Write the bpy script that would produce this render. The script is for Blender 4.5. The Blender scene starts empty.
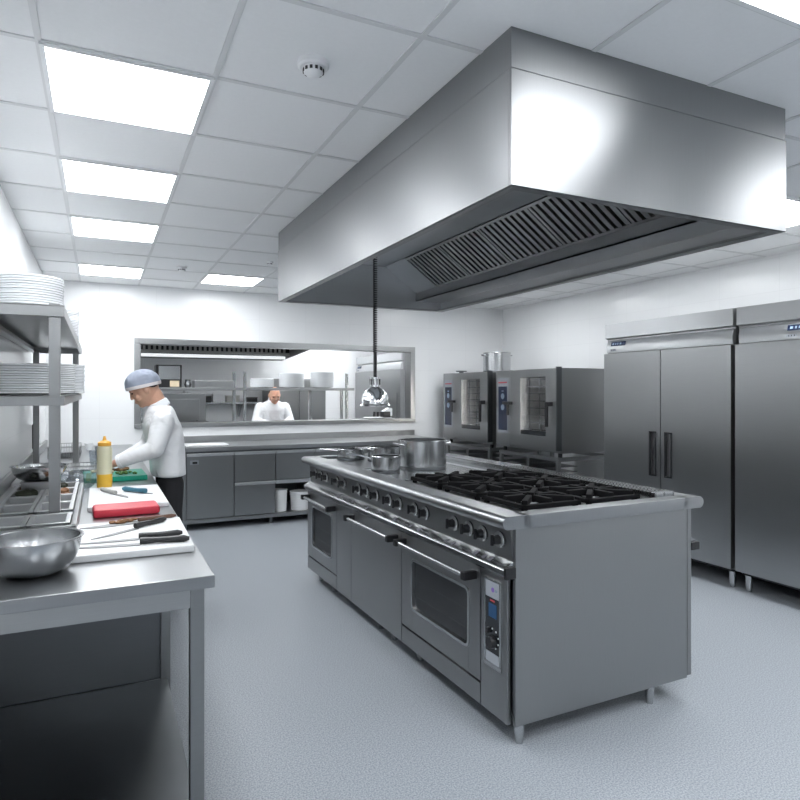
import bpy, bmesh, math, random
from mathutils import Vector, Matrix
random.seed(7)
C = bpy.context.scene.collection
PI = math.pi

# ------------------------------------------------------------------ materials
MATS = {}
def nodes(name):
    m = bpy.data.materials.new(name); m.use_nodes = True
    nt = m.node_tree; b = nt.nodes['Principled BSDF']
    MATS[name] = m
    return m, nt, b

def plain(name, col, rough=0.5, metal=0.0, **kw):
    m, nt, b = nodes(name)
    b.inputs['Base Color'].default_value = (*col, 1)
    b.inputs['Roughness'].default_value = rough
    b.inputs['Metallic'].default_value = metal
    for k, v in kw.items():
        b.inputs[k.replace('_', ' ')].default_value = v
    # faint procedural variation of the gloss
    tc = nt.nodes.new('ShaderNodeTexCoord'); n = nt.nodes.new('ShaderNodeTexNoise')
    n.inputs['Scale'].default_value = 9; nt.links.new(tc.outputs['Object'], n.inputs['Vector'])
    mr = nt.nodes.new('ShaderNodeMapRange')
    mr.inputs['To Min'].default_value = max(0.02, rough - 0.04); mr.inputs['To Max'].default_value = min(1, rough + 0.04)
    nt.links.new(n.outputs['Fac'], mr.inputs['Value']); nt.links.new(mr.outputs[0], b.inputs['Roughness'])
    return m

def steel(name, col, rough, stretch=(3, 3, 160), bump=0.02, aniso=0.4, var=0.012, rot=0.0):
    m, nt, b = nodes(name)
    b.inputs['Base Color'].default_value = (*col, 1)
    b.inputs['Metallic'].default_value = 1
    b.inputs['Anisotropic'].default_value = aniso
    if aniso:
        tg = nt.nodes.new('ShaderNodeTangent'); tg.direction_type = 'RADIAL'; tg.axis = 'Z'
        nt.links.new(tg.outputs[0], b.inputs['Tangent']); b.inputs['Anisotropic Rotation'].default_value = rot
    tc = nt.nodes.new('ShaderNodeTexCoord')
    mp = nt.nodes.new('ShaderNodeMapping'); mp.inputs['Scale'].default_value = stretch
    n = nt.nodes.new('ShaderNodeTexNoise'); n.inputs['Scale'].default_value = 3; n.inputs['Detail'].default_value = 3
    nt.links.new(tc.outputs['Object'], mp.inputs['Vector']); nt.links.new(mp.outputs[0], n.inputs['Vector'])
    n2 = nt.nodes.new('ShaderNodeTexNoise'); n2.inputs['Scale'].default_value = 1.6; n2.inputs['Detail'].default_value = 2
    nt.links.new(tc.outputs['Object'], n2.inputs['Vector'])
    mx = nt.nodes.new('ShaderNodeMath'); mx.operation = 'ADD'
    nt.links.new(n.outputs['Fac'], mx.inputs[0]); nt.links.new(n2.outputs['Fac'], mx.inputs[1])
    mr = nt.nodes.new('ShaderNodeMapRange'); mr.inputs['From Min'].default_value = 0.3; mr.inputs['From Max'].default_value = 0.7
    mr.inputs['To Min'].default_value = rough - var; mr.inputs['To Max'].default_value = rough + var
    nt.links.new(n2.outputs['Fac'], mr.inputs['Value']); nt.links.new(mr.outputs[0], b.inputs['Roughness'])
    cr = nt.nodes.new('ShaderNodeMix'); cr.data_type = 'RGBA'
    cr.inputs['A'].default_value = (*[c*.95 for c in col], 1); cr.inputs['B'].default_value = (*[c*1.05 for c in col], 1)
    nt.links.new(n.outputs['Fac'], cr.inputs['Factor']); nt.links.new(cr.outputs['Result'], b.inputs['Base Color'])
    return m

def emit(name, col, strength):
    m, nt, b = nodes(name)
    b.inputs['Base Color'].default_value = (*col, 1)
    b.inputs['Emission Color'].default_value = (*col, 1)
    b.inputs['Emission Strength'].default_value = strength
    return m

steel('steel', (0.40, 0.407, 0.41), 0.32, bump=0.006)
steel('steel_vertical', (0.30, 0.306, 0.31), 0.31, (160, 160, 3), 0.006, 0.8, rot=0.25)
steel('steel_hood', (0.27, 0.276, 0.284), 0.34, (90, 90, 2), 0.003, 0.8, rot=0.25)
steel('steel_inner', (0.56, 0.57, 0.58), 0.33, bump=0.003)
steel('steel_fridge', (0.38, 0.387, 0.39), 0.32, (2, 2, 120), 0.004, 0.7)
steel('steel_dark', (0.17, 0.18, 0.19), 0.34)
steel('steel_counter', (0.28, 0.287, 0.292), 0.33)
steel('steel_top', (0.34, 0.35, 0.36), 0.315, (160, 3, 3), 0.004, 0.0)
steel('steel_pan', (0.54, 0.55, 0.56), 0.42, (3, 3, 3), 0.0, 0.0)
steel('steel_blade', (0.20, 0.205, 0.21), 0.42, (3, 3, 3), 0.0, 0.0)
steel('steel_polished', (0.48, 0.49, 0.50), 0.22, (3, 3, 120), 0.004, 0.0, 0.03)
steel('chrome', (0.85, 0.86, 0.87), 0.07, (3, 3, 3), 0.0, 0.0, 0.01)
steel('filter_steel', (0.42, 0.42, 0.41), 0.35, (60, 60, 60), 0.01, 0.0)
plain('cast_iron', (0.006, 0.006, 0.007), 0.75, 0, Specular_IOR_Level=0.12)
plain('wall_grey', (0.30, 0.31, 0.32), 0.6)
plain('mark_grey', (0.10, 0.10, 0.12), 0.5)
plain('black_plastic', (0.012, 0.012, 0.014), 0.35)
plain('black_gap', (0.01, 0.01, 0.012), 0.7)
plain('ceramic', (0.80, 0.82, 0.84), 0.18)
plain('white_plastic', (0.80, 0.81, 0.82), 0.4)
plain('board_white', (0.68, 0.69, 0.70), 0.5)
plain('red_plastic', (0.55, 0.025, 0.05), 0.4)
plain('green_plastic', (0.0, 0.28, 0.18), 0.45)
plain('teal_plastic', (0.05, 0.17, 0.24), 0.4)
plain('navy_panel', (0.012, 0.022, 0.06), 0.25)
plain('icon_blue', (0.35, 0.55, 0.85), 0.4)
plain('label_red', (0.55, 0.06, 0.08), 0.4)
plain('label_purple', (0.22, 0.12, 0.45), 0.4)
plain('panel_grey', (0.36, 0.38, 0.42), 0.4)
plain('dark_glass', (0.015, 0.018, 0.022), 0.06)
plain('sauce', (0.80, 0.48, 0.05), 0.3)
plain('cream_plastic', (0.66, 0.64, 0.46), 0.4)
plain('cap_orange', (0.80, 0.42, 0.06), 0.4)
plain('skin', (0.60, 0.34, 0.24), 0.5, 0, Subsurface_Weight=0.08)
plain('skin_dark', (0.42, 0.21, 0.14), 0.5)
plain('hair_dark', (0.03, 0.02, 0.018), 0.6)
plain('eye_dark', (0.02, 0.015, 0.015), 0.2)
plain('net_band', (0.70, 0.66, 0.66), 0.8)
plain('trouser_black', (0.015, 0.015, 0.018), 0.8)
plain('brown_wood', (0.10, 0.045, 0.025), 0.5)
plain('food_cream', (0.72, 0.60, 0.42), 0.6)
plain('food_brown', (0.22, 0.10, 0.04), 0.6)
plain('food_dark', (0.03, 0.035, 0.02), 0.6)
plain('food_green', (0.12, 0.22, 0.05), 0.6)
plain('cardboard_grey', (0.45, 0.45, 0.43), 0.6)
plain('grout_rail', (0.68, 0.69, 0.70), 0.45)
plain('oven_cavity', (0.55, 0.55, 0.56), 0.35, 0.6)
emit('lamp_panel', (0.955, 0.98, 1.0), 7.0)
emit('hood_added_glow', (0.95, 0.98, 1.0), 0.28)  # glow added to brighten the second hood, no lamp known there
emit('oven_lamp', (1.0, 0.95, 0.88), 30.0)
emit('screen_blue', (0.008, 0.04, 0.10), 0.15)
emit('screen_cyan', (0.25, 0.32, 0.42), 0.02)

def glassy(name, col, rough, alpha):
    m, nt, b = nodes(name)
    out = nt.nodes['Material Output']
    tr = nt.nodes.new('ShaderNodeBsdfTransparent'); tr.inputs[0].default_value = (*col, 1)
    gl = nt.nodes.new('ShaderNodeBsdfGlossy'); gl.inputs['Roughness'].default_value = rough
    mix = nt.nodes.new('ShaderNodeMixShader'); mix.inputs[0].default_value = alpha
    nt.links.new(tr.outputs[0], mix.inputs[1]); nt.links.new(gl.outputs[0], mix.inputs[2])
    nt.links.new(mix.outputs[0], out.inputs['Surface'])
glassy('glass', (0.86, 0.87, 0.88), 0.05, 0.08)
glassy('glass_dark', (0.30, 0.32, 0.35), 0.05, 0.13)
glassy('clear_plastic', (0.88, 0.90, 0.92), 0.12, 0.16)

def fabric(name, col):
    m, nt, b = nodes(name)
    b.inputs['Base Color'].default_value = (*col, 1); b.inputs['Roughness'].default_value = 0.85
    tc = nt.nodes.new('ShaderNodeTexCoord')
    n = nt.nodes.new('ShaderNodeTexNoise'); n.inputs['Scale'].default_value = 7; n.inputs['Detail'].default_value = 2; n.inputs['Distortion'].default_value = 0.8
    nt.links.new(tc.outputs['Object'], n.inputs['Vector'])
    bp = nt.nodes.new('ShaderNodeBump'); bp.inputs['Strength'].default_value = 0.5; bp.inputs['Distance'].default_value = 0.04
    nt.links.new(n.outputs['Fac'], bp.inputs['Height']); nt.links.new(bp.outputs[0], b.inputs['Normal'])
fabric('coat_white', (0.80, 0.81, 0.83))
fabric('net_blue', (0.27, 0.30, 0.37))

def floor_mat():
    m, nt, b = nodes('floor_vinyl')
    tc = nt.nodes.new('ShaderNodeTexCoord')
    n = nt.nodes.new('ShaderNodeTexNoise'); n.inputs['Scale'].default_value = 150; n.inputs['Detail'].default_value = 2
    nt.links.new(tc.outputs['Object'], n.inputs['Vector'])
    cr = nt.nodes.new('ShaderNodeValToRGB')
    cr.color_ramp.elements[0].position = 0.33; cr.color_ramp.elements[0].color = (0.22, 0.242, 0.27, 1)
    cr.color_ramp.elements[1].position = 0.66; cr.color_ramp.elements[1].color = (0.42, 0.45, 0.485, 1)
    nt.links.new(n.outputs['Fac'], cr.inputs[0]); nt.links.new(cr.outputs[0], b.inputs['Base Color'])
    b.inputs['Roughness'].default_value = 0.42
    b.inputs['Specular IOR Level'].default_value = 0.35
floor_mat()

def wall_mat(name, axis):
    m, nt, b = nodes(name)
    tc = nt.nodes.new('ShaderNodeTexCoord'); sp = nt.nodes.new('ShaderNodeSeparateXYZ'); cb = nt.nodes.new('ShaderNodeCombineXYZ')
    nt.links.new(tc.outputs['Object'], sp.inputs[0])
    nt.links.new(sp.outputs[axis], cb.inputs[0]); nt.links.new(sp.outputs[2], cb.inputs[1])
    br = nt.nodes.new('ShaderNodeTexBrick'); br.offset = 0.0
    br.inputs['Color1'].default_value = (0.86, 0.87, 0.88, 1); br.inputs['Color2'].default_value = (0.85, 0.86, 0.87, 1)
    br.inputs['Mortar'].default_value = (0.81, 0.82, 0.83, 1)
    br.inputs['Scale'].default_value = 1; br.inputs['Mortar Size'].default_value = 0.0025
    br.inputs['Brick Width'].default_value = 0.6; br.inputs['Row Height'].default_value = 0.3
    nt.links.new(cb.outputs[0], br.inputs['Vector']); nt.links.new(br.outputs['Color'], b.inputs['Base Color'])
    b.inputs['Roughness'].default_value = 0.22
    b.inputs['Specular IOR Level'].default_value = 0.4
wall_mat('wall_tile_x', 0); wall_mat('wall_tile_y', 1)

def ceil_mat():
    m, nt, b = nodes('ceiling_tile')
    b.inputs['Roughness'].default_value = 0.8
    tc = nt.nodes.new('ShaderNodeTexCoord')
    n = nt.nodes.new('ShaderNodeTexNoise'); n.inputs['Scale'].default_value = 60
    nt.links.new(tc.outputs['Object'], n.inputs['Vector'])
    cr = nt.nodes.new('ShaderNodeValToRGB')
    cr.color_ramp.elements[0].color = (0.82, 0.83, 0.84, 1); cr.color_ramp.elements[1].color = (0.86, 0.87, 0.88, 1)
    nt.links.new(n.outputs['Fac'], cr.inputs[0]); nt.links.new(cr.outputs[0], b.inputs['Base Color'])
ceil_mat()

# ------------------------------------------------------------------ mesh builder
class MB:
    def __init__(s): s.bm = bmesh.new()
    def box(s, x0, x1, y0, y1, z0, z1, bev=0.0, M=None, seg=2):
        x0, x1 = min(x0, x1), max(x0, x1); y0, y1 = min(y0, y1), max(y0, y1); z0, z1 = min(z0, z1), max(z0, z1)
        r = bmesh.ops.create_cube(s.bm, size=1)
        vs = r['verts']
        for v in vs:
            v.co = Vector(((x0+x1)/2 + v.co.x*(x1-x0), (y0+y1)/2 + v.co.y*(y1-y0), (z0+z1)/2 + v.co.z*(z1-z0)))
        if bev:
            es = list({e for v in vs for e in v.link_edges})
            rr = bmesh.ops.bevel(s.bm, geom=es, offset=bev, segments=seg, profile=0.5, affect='EDGES', clamp_overlap=True)
            vs = list({v for f in rr['faces'] for v in f.verts} | {v for v in vs if v.is_valid})
        if M is not None: bmesh.ops.transform(s.bm, matrix=M, verts=vs)
        return s
    def ring(s, c, ax, r, seg, ry=None):
        ax = Vector(ax).normalized()
        t = Vector((0, 0, 1)) if abs(ax.z) < 0.9 else Vector((1, 0, 0))
        u = ax.cross(t).normalized(); w = ax.cross(u)
        ry = r if ry is None else ry
        return [s.bm.verts.new(Vector(c) + u*math.cos(2*PI*i/seg)*r + w*math.sin(2*PI*i/seg)*ry) for i in range(seg)]
    def bridge(s, a, b):
        n = len(a)
        for i in range(n):
            s.bm.faces.new((a[i], a[(i+1) % n], b[(i+1) % n], b[i]))
    def cyl(s, p0, p1, r0, r1=None, seg=20, cap=True):
        r1 = r0 if r1 is None else r1
        ax = Vector(p1) - Vector(p0)
        a = s.ring(p0, ax, r0, seg); b = s.ring(p1, ax, r1, seg)
        s.bridge(a, b)
        if cap: s.bm.faces.new(a[::-1]); s.bm.faces.new(b)
        return s
    def tube(s, pts, r, seg=8):
        prev = None
        pts = [Vector(p) for p in pts]
        for i, p in enumerate(pts):
            ax = (pts[min(i+1, len(pts)-1)] - pts[max(i-1, 0)])
            ra = s.ring(p, ax, r if not isinstance(r, (list, tuple)) else r[i], seg)
            if prev: s.bridge(prev, ra)
            else: s.bm.faces.new(ra[::-1])
            prev = ra
        s.bm.faces.new(prev)
        return s
    def lathe(s, prof, c=(0, 0, 0), seg=40, sx=1, sy=1):
        rings = []
        for r, z in prof:
            if r < 1e-5: rings.append([s.bm.verts.new((c[0], c[1], c[2]+z))])
            else: rings.append([s.bm.verts.new((c[0]+math.cos(2*PI*i/seg)*r*sx, c[1]+math.sin(2*PI*i/seg)*r*sy, c[2]+z)) for i in range(seg)])
        for a, b in zip(rings, rings[1:]):
            if len(a) == 1 and len(b) == 1: continue
            for i in range(seg):
                j = (i+1) % seg
                if len(a) == 1: s.bm.faces.new((a[0], b[j], b[i]))
                elif len(b) == 1: s.bm.faces.new((a[i], a[j], b[0]))
                else: s.bm.faces.new((a[i], a[j], b[j], b[i]))
        return s
    def prism(s, pts, axis, a0, a1):
        def P(p, a):
            if axis == 'x': return (a, p[0], p[1])
            if axis == 'y': return (p[0], a, p[1])
            return (p[0], p[1], a)
        A = [s.bm.verts.new(P(p, a0)) for p in pts]; B = [s.bm.verts.new(P(p, a1)) for p in pts]
        s.bridge(A, B); s.bm.faces.new(A[::-1]); s.bm.faces.new(B)
        return s
    def ell(s, c, r, seg=16, M=None):
        rr = bmesh.ops.create_uvsphere(s.bm, u_segments=seg, v_segments=max(8, seg*2//3), radius=1)
        for v in rr['verts']:
            q = Vector((v.co.x*r[0], v.co.y*r[1], v.co.z*r[2]))
            if M is not None: q = M @ q
            v.co = q + Vector(c)
        return s
    def limb(s, p0, p1, r0, r1, seg=14):
        p0, p1 = Vector(p0), Vector(p1)
        s.cyl(p0, p1, r0, r1, seg)
        s.ell(p0, (r0,)*3, seg); s.ell(p1, (r1,)*3, seg)
        return s
    def loft(s, secs, seg=24):                      # secs: (centre, rx, ry) horizontal ellipses
        prev = None
        for c, rx, ry in secs:
            ra = [s.bm.verts.new((c[0]+math.cos(2*PI*i/seg)*rx, c[1]+math.sin(2*PI*i/seg)*ry, c[2])) for i in range(seg)]
            if prev: s.bridge(prev, ra)
            else: s.bm.faces.new(ra[::-1])
            prev = ra
        s.bm.faces.new(prev)
        return s
    def build(s, name, mat, parent=None, M=None, sharp=35, label=None):
        if M is not None: bmesh.ops.transform(s.bm, matrix=M, verts=s.bm.verts)
        bmesh.ops.recalc_face_normals(s.bm, faces=s.bm.faces)
        me = bpy.data.meshes.new(name); s.bm.to_mesh(me); s.bm.free()
        me.materials.append(MATS[mat])
        me.shade_smooth()
        try: me.set_sharp_from_angle(angle=math.radians(sharp))
        except Exception: pass
        o = bpy.data.objects.new(name, me); C.objects.link(o)
        if len(me.polygons) > 6:
            wn = o.modifiers.new('even_shading', 'WEIGHTED_NORMAL'); wn.keep_sharp = True
        if parent: o.parent = parent
        if label: o['label'] = label
        return o

def tag(o, label, cat, group=None, kind=None):
    o['label'] = label; o['category'] = cat
    if group: o['group'] = group
    if kind: o['kind'] = kind
    return o
def thing(name, label, cat, loc=(0, 0, 0), rz=0.0, group=None):
    o = bpy.data.objects.new(name, None); C.objects.link(o); o.empty_display_size = 0.1
    o.location = loc; o.rotation_euler = (0, 0, rz)
    return tag(o, label, cat, group)
def struct(name, mb, mat, parent=None, **kw):
    o = mb.build(name, mat, parent, **kw)
    if not parent: o['kind'] = 'structure'
    return o
def place(o, loc, rz=0.0):
    o.location = loc; o.rotation_euler = (0, 0, rz); return o
def copy_tree(o, parent=None):
    c = o.copy(); C.objects.link(c)
    c.parent = parent
    for ch in list(o.children): copy_tree(ch, c)
    return c

H = 2.73                       # ceiling height
X0, X1 = -0.53, 5.45           # side walls
YN, YB = -2.6, 7.85            # wall behind the camera, wall with the pass
YB2, YF = 8.0, 11.0            # second kitchen beyond the pass
WX0, WX1, WZ0, WZ1 = 0.36, 3.97, 1.08, 2.125   # outer edge of the pass frame

# ------------------------------------------------------------------ room shell
struct('floor', MB().box(X0-.15, X1+.15, YN-.15, YF+.15, -0.1, 0), 'floor_vinyl')
struct('ceiling', MB().box(X0-.15, X1+.15, YN-.15, YF+.15, H, H+.1), 'ceiling_tile')
struct('wall_left', MB().box(X0-.15, X0, YN-.15, YF+.15, 0, H), 'wall_tile_y')
struct('wall_right', MB().box(X1, X1+.15, YN-.15, YF+.15, 0, H), 'wall_tile_y')
struct('wall_front', MB().box(X0, X1, YN-.15, YN, 0, H), 'wall_grey')
w = MB()
w.box(X0, WX0+.04, YB, YB2, 0, H); w.box(WX1-.04, X1, YB, YB2, 0, H)
w.box(WX0+.04, WX1-.04, YB, YB2, 0, WZ0+.04); w.box(WX0+.04, WX1-.04, YB, YB2, WZ1-.04, H)
struct('wall_back', w, 'wall_tile_x')
struct('wall_kitchen_far', MB().box(X0, X1, YF, YF+.15, 0, H), 'wall_tile_x')
# ceiling T-bar grid
GX = [0.407+0.6*k for k in range(-1, 9)]; GY = [2.53+0.6*k for k in range(-8, 9)]
g = MB()
for x in GX: g.box(x-.011, x+.011, YN, YB, H-.004, H+.001)
for y in GY: g.box(X0, X1, y-.011, y+.011, H-.0045, H+.0015)
struct('trim_1', g, 'grout_rail')
g = MB()
for k in range(10): g.box(X0+.2+.6*k-.011, X0+.2+.6*k+.011, YB2, YF, H-.004, H+.001)
for k in range(5): g.box(X0, X1, 8.4+.6*k-.011, 8.4+.6*k+.011, H-.004, H+.001)
struct('trim_2', g, 'grout_rail')
# stainless frame of the pass opening
f = MB()
t = .07
f.box(WX0, WX1, YB-.02, YB2+.02, WZ1-t, WZ1, .004); f.box(WX0, WX1, YB-.03, YB2+.12, WZ0, WZ0+.05, .004)
f.box(WX0, WX0+t, YB-.02, YB2+.02, WZ0+.05, WZ1-t, .004); f.box(WX1-t, WX1, YB-.02, YB2+.02, WZ0+.05, WZ1-t, .004)
struct('window_1', f, 'steel')

# ------------------------------------------------------------------ ceiling lights
def light_panel(x, y, w_, label, d_=.6):
    r = thing('ceiling_light', label, 'light', (x, y, H), 0, 'square ceiling lights')
    fr = MB(); e = .018
    fr.box(0, w_, 0, e, -.012, -.001); fr.box(0, w_, d_-e, d_, -.012, -.001)
    fr.box(0, e, e, d_-e, -.012, -.001); fr.box(w_-e, w_, e, d_-e, -.012, -.001)
    fr.build('frame', 'white_plastic', r)
    MB().box(e, w_-e, e, d_-e, -.009, -.002).build('diffuser', 'lamp_panel', r)
    return r
cx = -0.193
for x, y, w_, lab in (
    (cx, 2.53, .6, 'largest glowing ceiling light, nearest of the left row'),
    (cx, 3.73, .6, 'glowing ceiling light, second nearest of the left row'),
    (cx, 4.93, .6, 'glowing ceiling light, third nearest of the left row'),
    (cx, 6.73, .6, 'glowing ceiling light above the far end of the plate shelf'),
    (1.007, 6.73, .6, 'glowing ceiling light just left of the far end of the extractor hood'),
    (3.407, 2.53, 1.2, 'glowing ceiling light half hidden behind the right end of the hood'),
    (1.607, .73, .6, 'glowing ceiling light nearest the camera, before the hood'),
    (3.407, .73, .6, 'glowing ceiling light near the camera on the fridge side'),
    (4.007, 4.33, .6, 'added unseen ceiling light above the aisle before the wide fridge'),  # out of view behind the hood, added for ambient light
    (4.007, 6.13, .6, 'added unseen ceiling light above the ovens, hidden by the hood'),  # another hidden panel added to lift the ambient light
    ):
    light_panel(x, y, w_, lab)

for i, x in enumerate((cx, 1.607, 3.407)):  # unseen panels added behind the camera to raise the ambient level
    for j, y in enumerate((-.47, -2.27)):
        light_panel(x, y, .6, 'added unseen ceiling light behind the camera, ' + ('nearer' if j == 0 else 'farther') + ' one of the ' + ('left', 'middle', 'right')[i] + ' row')
for i, x in enumerate((.1, 1.2, 2.3, 3.4)):  # panels out of view, added to brighten the second kitchen
    light_panel(x, 8.06, .6, 'added unseen ceiling light of the second kitchen above the gantry, ' + ('first', 'second', 'third', 'last')[i] + ' from the left')
for j, y in enumerate((9.0, 10.1)):  # two more unseen panels added as extra light for that room
    light_panel(3.3, y, .6, 'added unseen ceiling light of the second kitchen right of its hood, ' + ('near', 'far')[j] + ' one')
def detector(x, y, label, s=1.0):
    r = thing('smoke_detector', label, 'smoke detector', (x, y, H), 0, 'smoke detectors')
    MB().lathe([(0, 0), (.058*s, 0), (.058*s, -.018*s), (.05*s, -.024*s), (0, -.024*s)]).build('base', 'white_plastic', r)
    MB().lathe([(0, -.024*s), (.038*s, -.024*s), (.036*s, -.04*s), (.026*s, -.048*s), (0, -.05*s)]).build('sensor_head', 'white_plastic', r)
    v = MB()
    for k in range(12):
        a = 2*PI*k/12
        v.box(-.005*s, .005*s, .0365*s, .0395*s, -.04*s, -.028*s, M=Matrix.Rotation(a, 4, 'Z'))
    v.build('vent', 'black_gap', r)
detector(.72, 2.26, 'white round smoke detector on the ceiling left of the hood, the nearest one')
detector(.73, 6.52, 'small distant smoke detector on the ceiling near the left lights', .85)
detector(1.45, 5.9, 'tiny distant smoke detector on the ceiling beside the hood far end', .6)

# ------------------------------------------------------------------ extractor hood
def hood():
    x0, x1, y0, y1, z0, zs, z1 = 1.245, 2.69, 1.745, 4.80, 2.195, 2.589, H
    r = thing('extractor_hood', 'large brushed stainless extractor hood hanging over the cooking island', 'extractor hood', (x0, y0, z0))
    W, D, hs, ht = x1-x0, y1-y0, zs-z0, z1-z0
    T = .015
    lo = MB()
    lo.box(0, W, 0, T, 0, hs, .002); lo.box(0, W, D-T, D, 0, hs, .002)
    lo.box(0, T, T, D-T, 0, hs, .002); lo.box(W-T, W, T, D-T, 0, hs, .002)
    lo.build('canopy', 'steel_hood', r)
    up = MB(); g = .003; i = .003
    up.box(i, W-i, i, T, hs+g, ht-.001, .001); up.box(i, W-i, D-T, D-i, hs+g, ht-.001, .001)
    up.box(i, T, T, D-T, hs+g, ht-.001, .001); up.box(W-T, W-i, T, D-T, hs+g, ht-.001, .001)
    up.build('upper_band', 'steel_hood', r)
    fl = MB(); e = .045
    for (a, b, c, d) in ((T, W-T, T, e), (T, W-T, D-e, D-T), (T, e, e, D-e), (W-e-.02, W-T, e, D-e)):
        fl.box(a, b, c, d, .0, .012)
    fl.build('rim', 'steel', r)
    # inside: top plate and sloping panels
    top = MB(); top.box(T, W-T, T, D-T, hs-.03, hs-.015); top.build('inner_ceiling', 'steel_inner', r)
    # filter bank slopes from upper left to lower right
    xa, za, xb, zb = .90, .345, 1.185, .145
    ya, yb = .08, 2.66
    sl = Vector((xb-xa, 0, zb-za)); L = sl.length; sl.normalize(); nrm = Vector((-sl.z, 0, sl.x)) * -1
    if nrm.z > 0: nrm = -nrm
    def fm(u0, u1, y_0, y_1, h0, h1, mb):
        vs = []
        for u in (u0, u1):
            for y in (y_0, y_1):
                for h in (h0, h1):
                    p = Vector((xa, 0, za)) + sl*u + nrm*h
                    vs.append(mb.bm.verts.new((p.x, y, p.z)))
        q = vs
        for idx in ((0, 1, 3, 2), (4, 6, 7, 5), (0, 4, 5, 1), (2, 3, 7, 6), (0, 2, 6, 4), (1, 5, 7, 3)):
            mb.bm.faces.new([q[k] for k in idx])
    bk = MB(); fm(0, L, ya, yb, -.03, -.02, bk); bk.build('filter_backing', 'black_gap', r)
    n = 5; w_ = (yb-ya)/n
    for k in range(n):
        fr = MB(); a = ya+k*w_; b = a+w_
        fm(0, .018, a, b, -.02, .006, fr); fm(L-.018, L, a, b, -.02, .006, fr)
        fm(.018, L-.018, a, a+.010, -.02, .006, fr); fm(.018, L-.018, b-.010, b, -.02, .006, fr)
        m = 9
        for j in range(m):
            c = a+.010+(w_-.02)*(j+.5)/m
            fm(.018, L-.018, c-.017, c+.013, -.016, .004, fr)
        fr.build('grease_filter', 'filter_steel', r)
    # plates around the filter bank
    pl = MB()
    pl.box(e, xa, T, D-T, za+.004, za+.016)
    pl.prism([(xa, za), (xa, za+.012), (xb, zb+.012), (xb, zb)], 'y', yb, D-T)
    pl.prism([(xb, zb), (xb+.012, zb), (xb+.012, zb-.07), (xb, zb-.07)], 'y', T, D-T)
    pl.box(xb, W-T, T, D-T, zb-.07, zb-.062)
    pl.build('inner_panel', 'steel_inner', r)
    c = .012
    iw = MB(); iw.box(T, W-T, D-T-.004, D-T, .012, za); iw.box(T, T+.004, T, D-T, .012, za); iw.box(W-T-.004, W-T, T, D-T, .012, zb)
    iw.build('inner_wall', 'steel_inner', r)
    return r
hood()

# ------------------------------------------------------------------ heat lamp on coiled cord
def heat_lamp():
    zt = 1.605; x, y = 1.73, 4.03
    r = thing('heat_lamp', 'chrome bell shaped heat lamp hanging on a coiled black cord from the hood', 'lamp', (x, y, zt))
    top = 2.535 - zt
    n = 46; pts = []
    for i in range(n*10+1):
        a = 2*PI*i/10; z = .17 + (top-.05-.17)*i/(n*10)
        pts.append((.013*math.cos(a), .013*math.sin(a), z))
    MB().tube(pts, .0042, 6).build('coiled_cord', 'black_plastic', r)
    MB().cyl((0, 0, top-.05), (0, 0, top), .03, .045).build('ceiling_hook', 'chrome', r)
    MB().tube([(0, 0, 0), (0, 0, .17)], .012, 12).build('cord_sleeve', 'black_plastic', r)
    o = [(.012, .0), (.034, -.002), (.036, -.07), (.040, -.075), (.055, -.085), (.085, -.115), (.097, -.16), (.098, -.188), (.108, -.198), (.108, -.203)]
    i_ = [(rr-.003, z-.002) for rr, z in o[::-1]]
    MB().lathe(o+i_[1:], seg=48).build('lamp_shade', 'chrome', r)
    v = MB()
    for k in range(10):
        v.box(-.003, .003, .034, .0375, -.055, -.015, M=Matrix.Rotation(2*PI*k/10, 4, 'Z'))
    v.build('vent_slot', 'black_gap', r)
    MB().ell((0, 0, -.13), (.045, .045, .05)).build('bulb', 'white_plastic', r)
heat_lamp()

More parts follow.
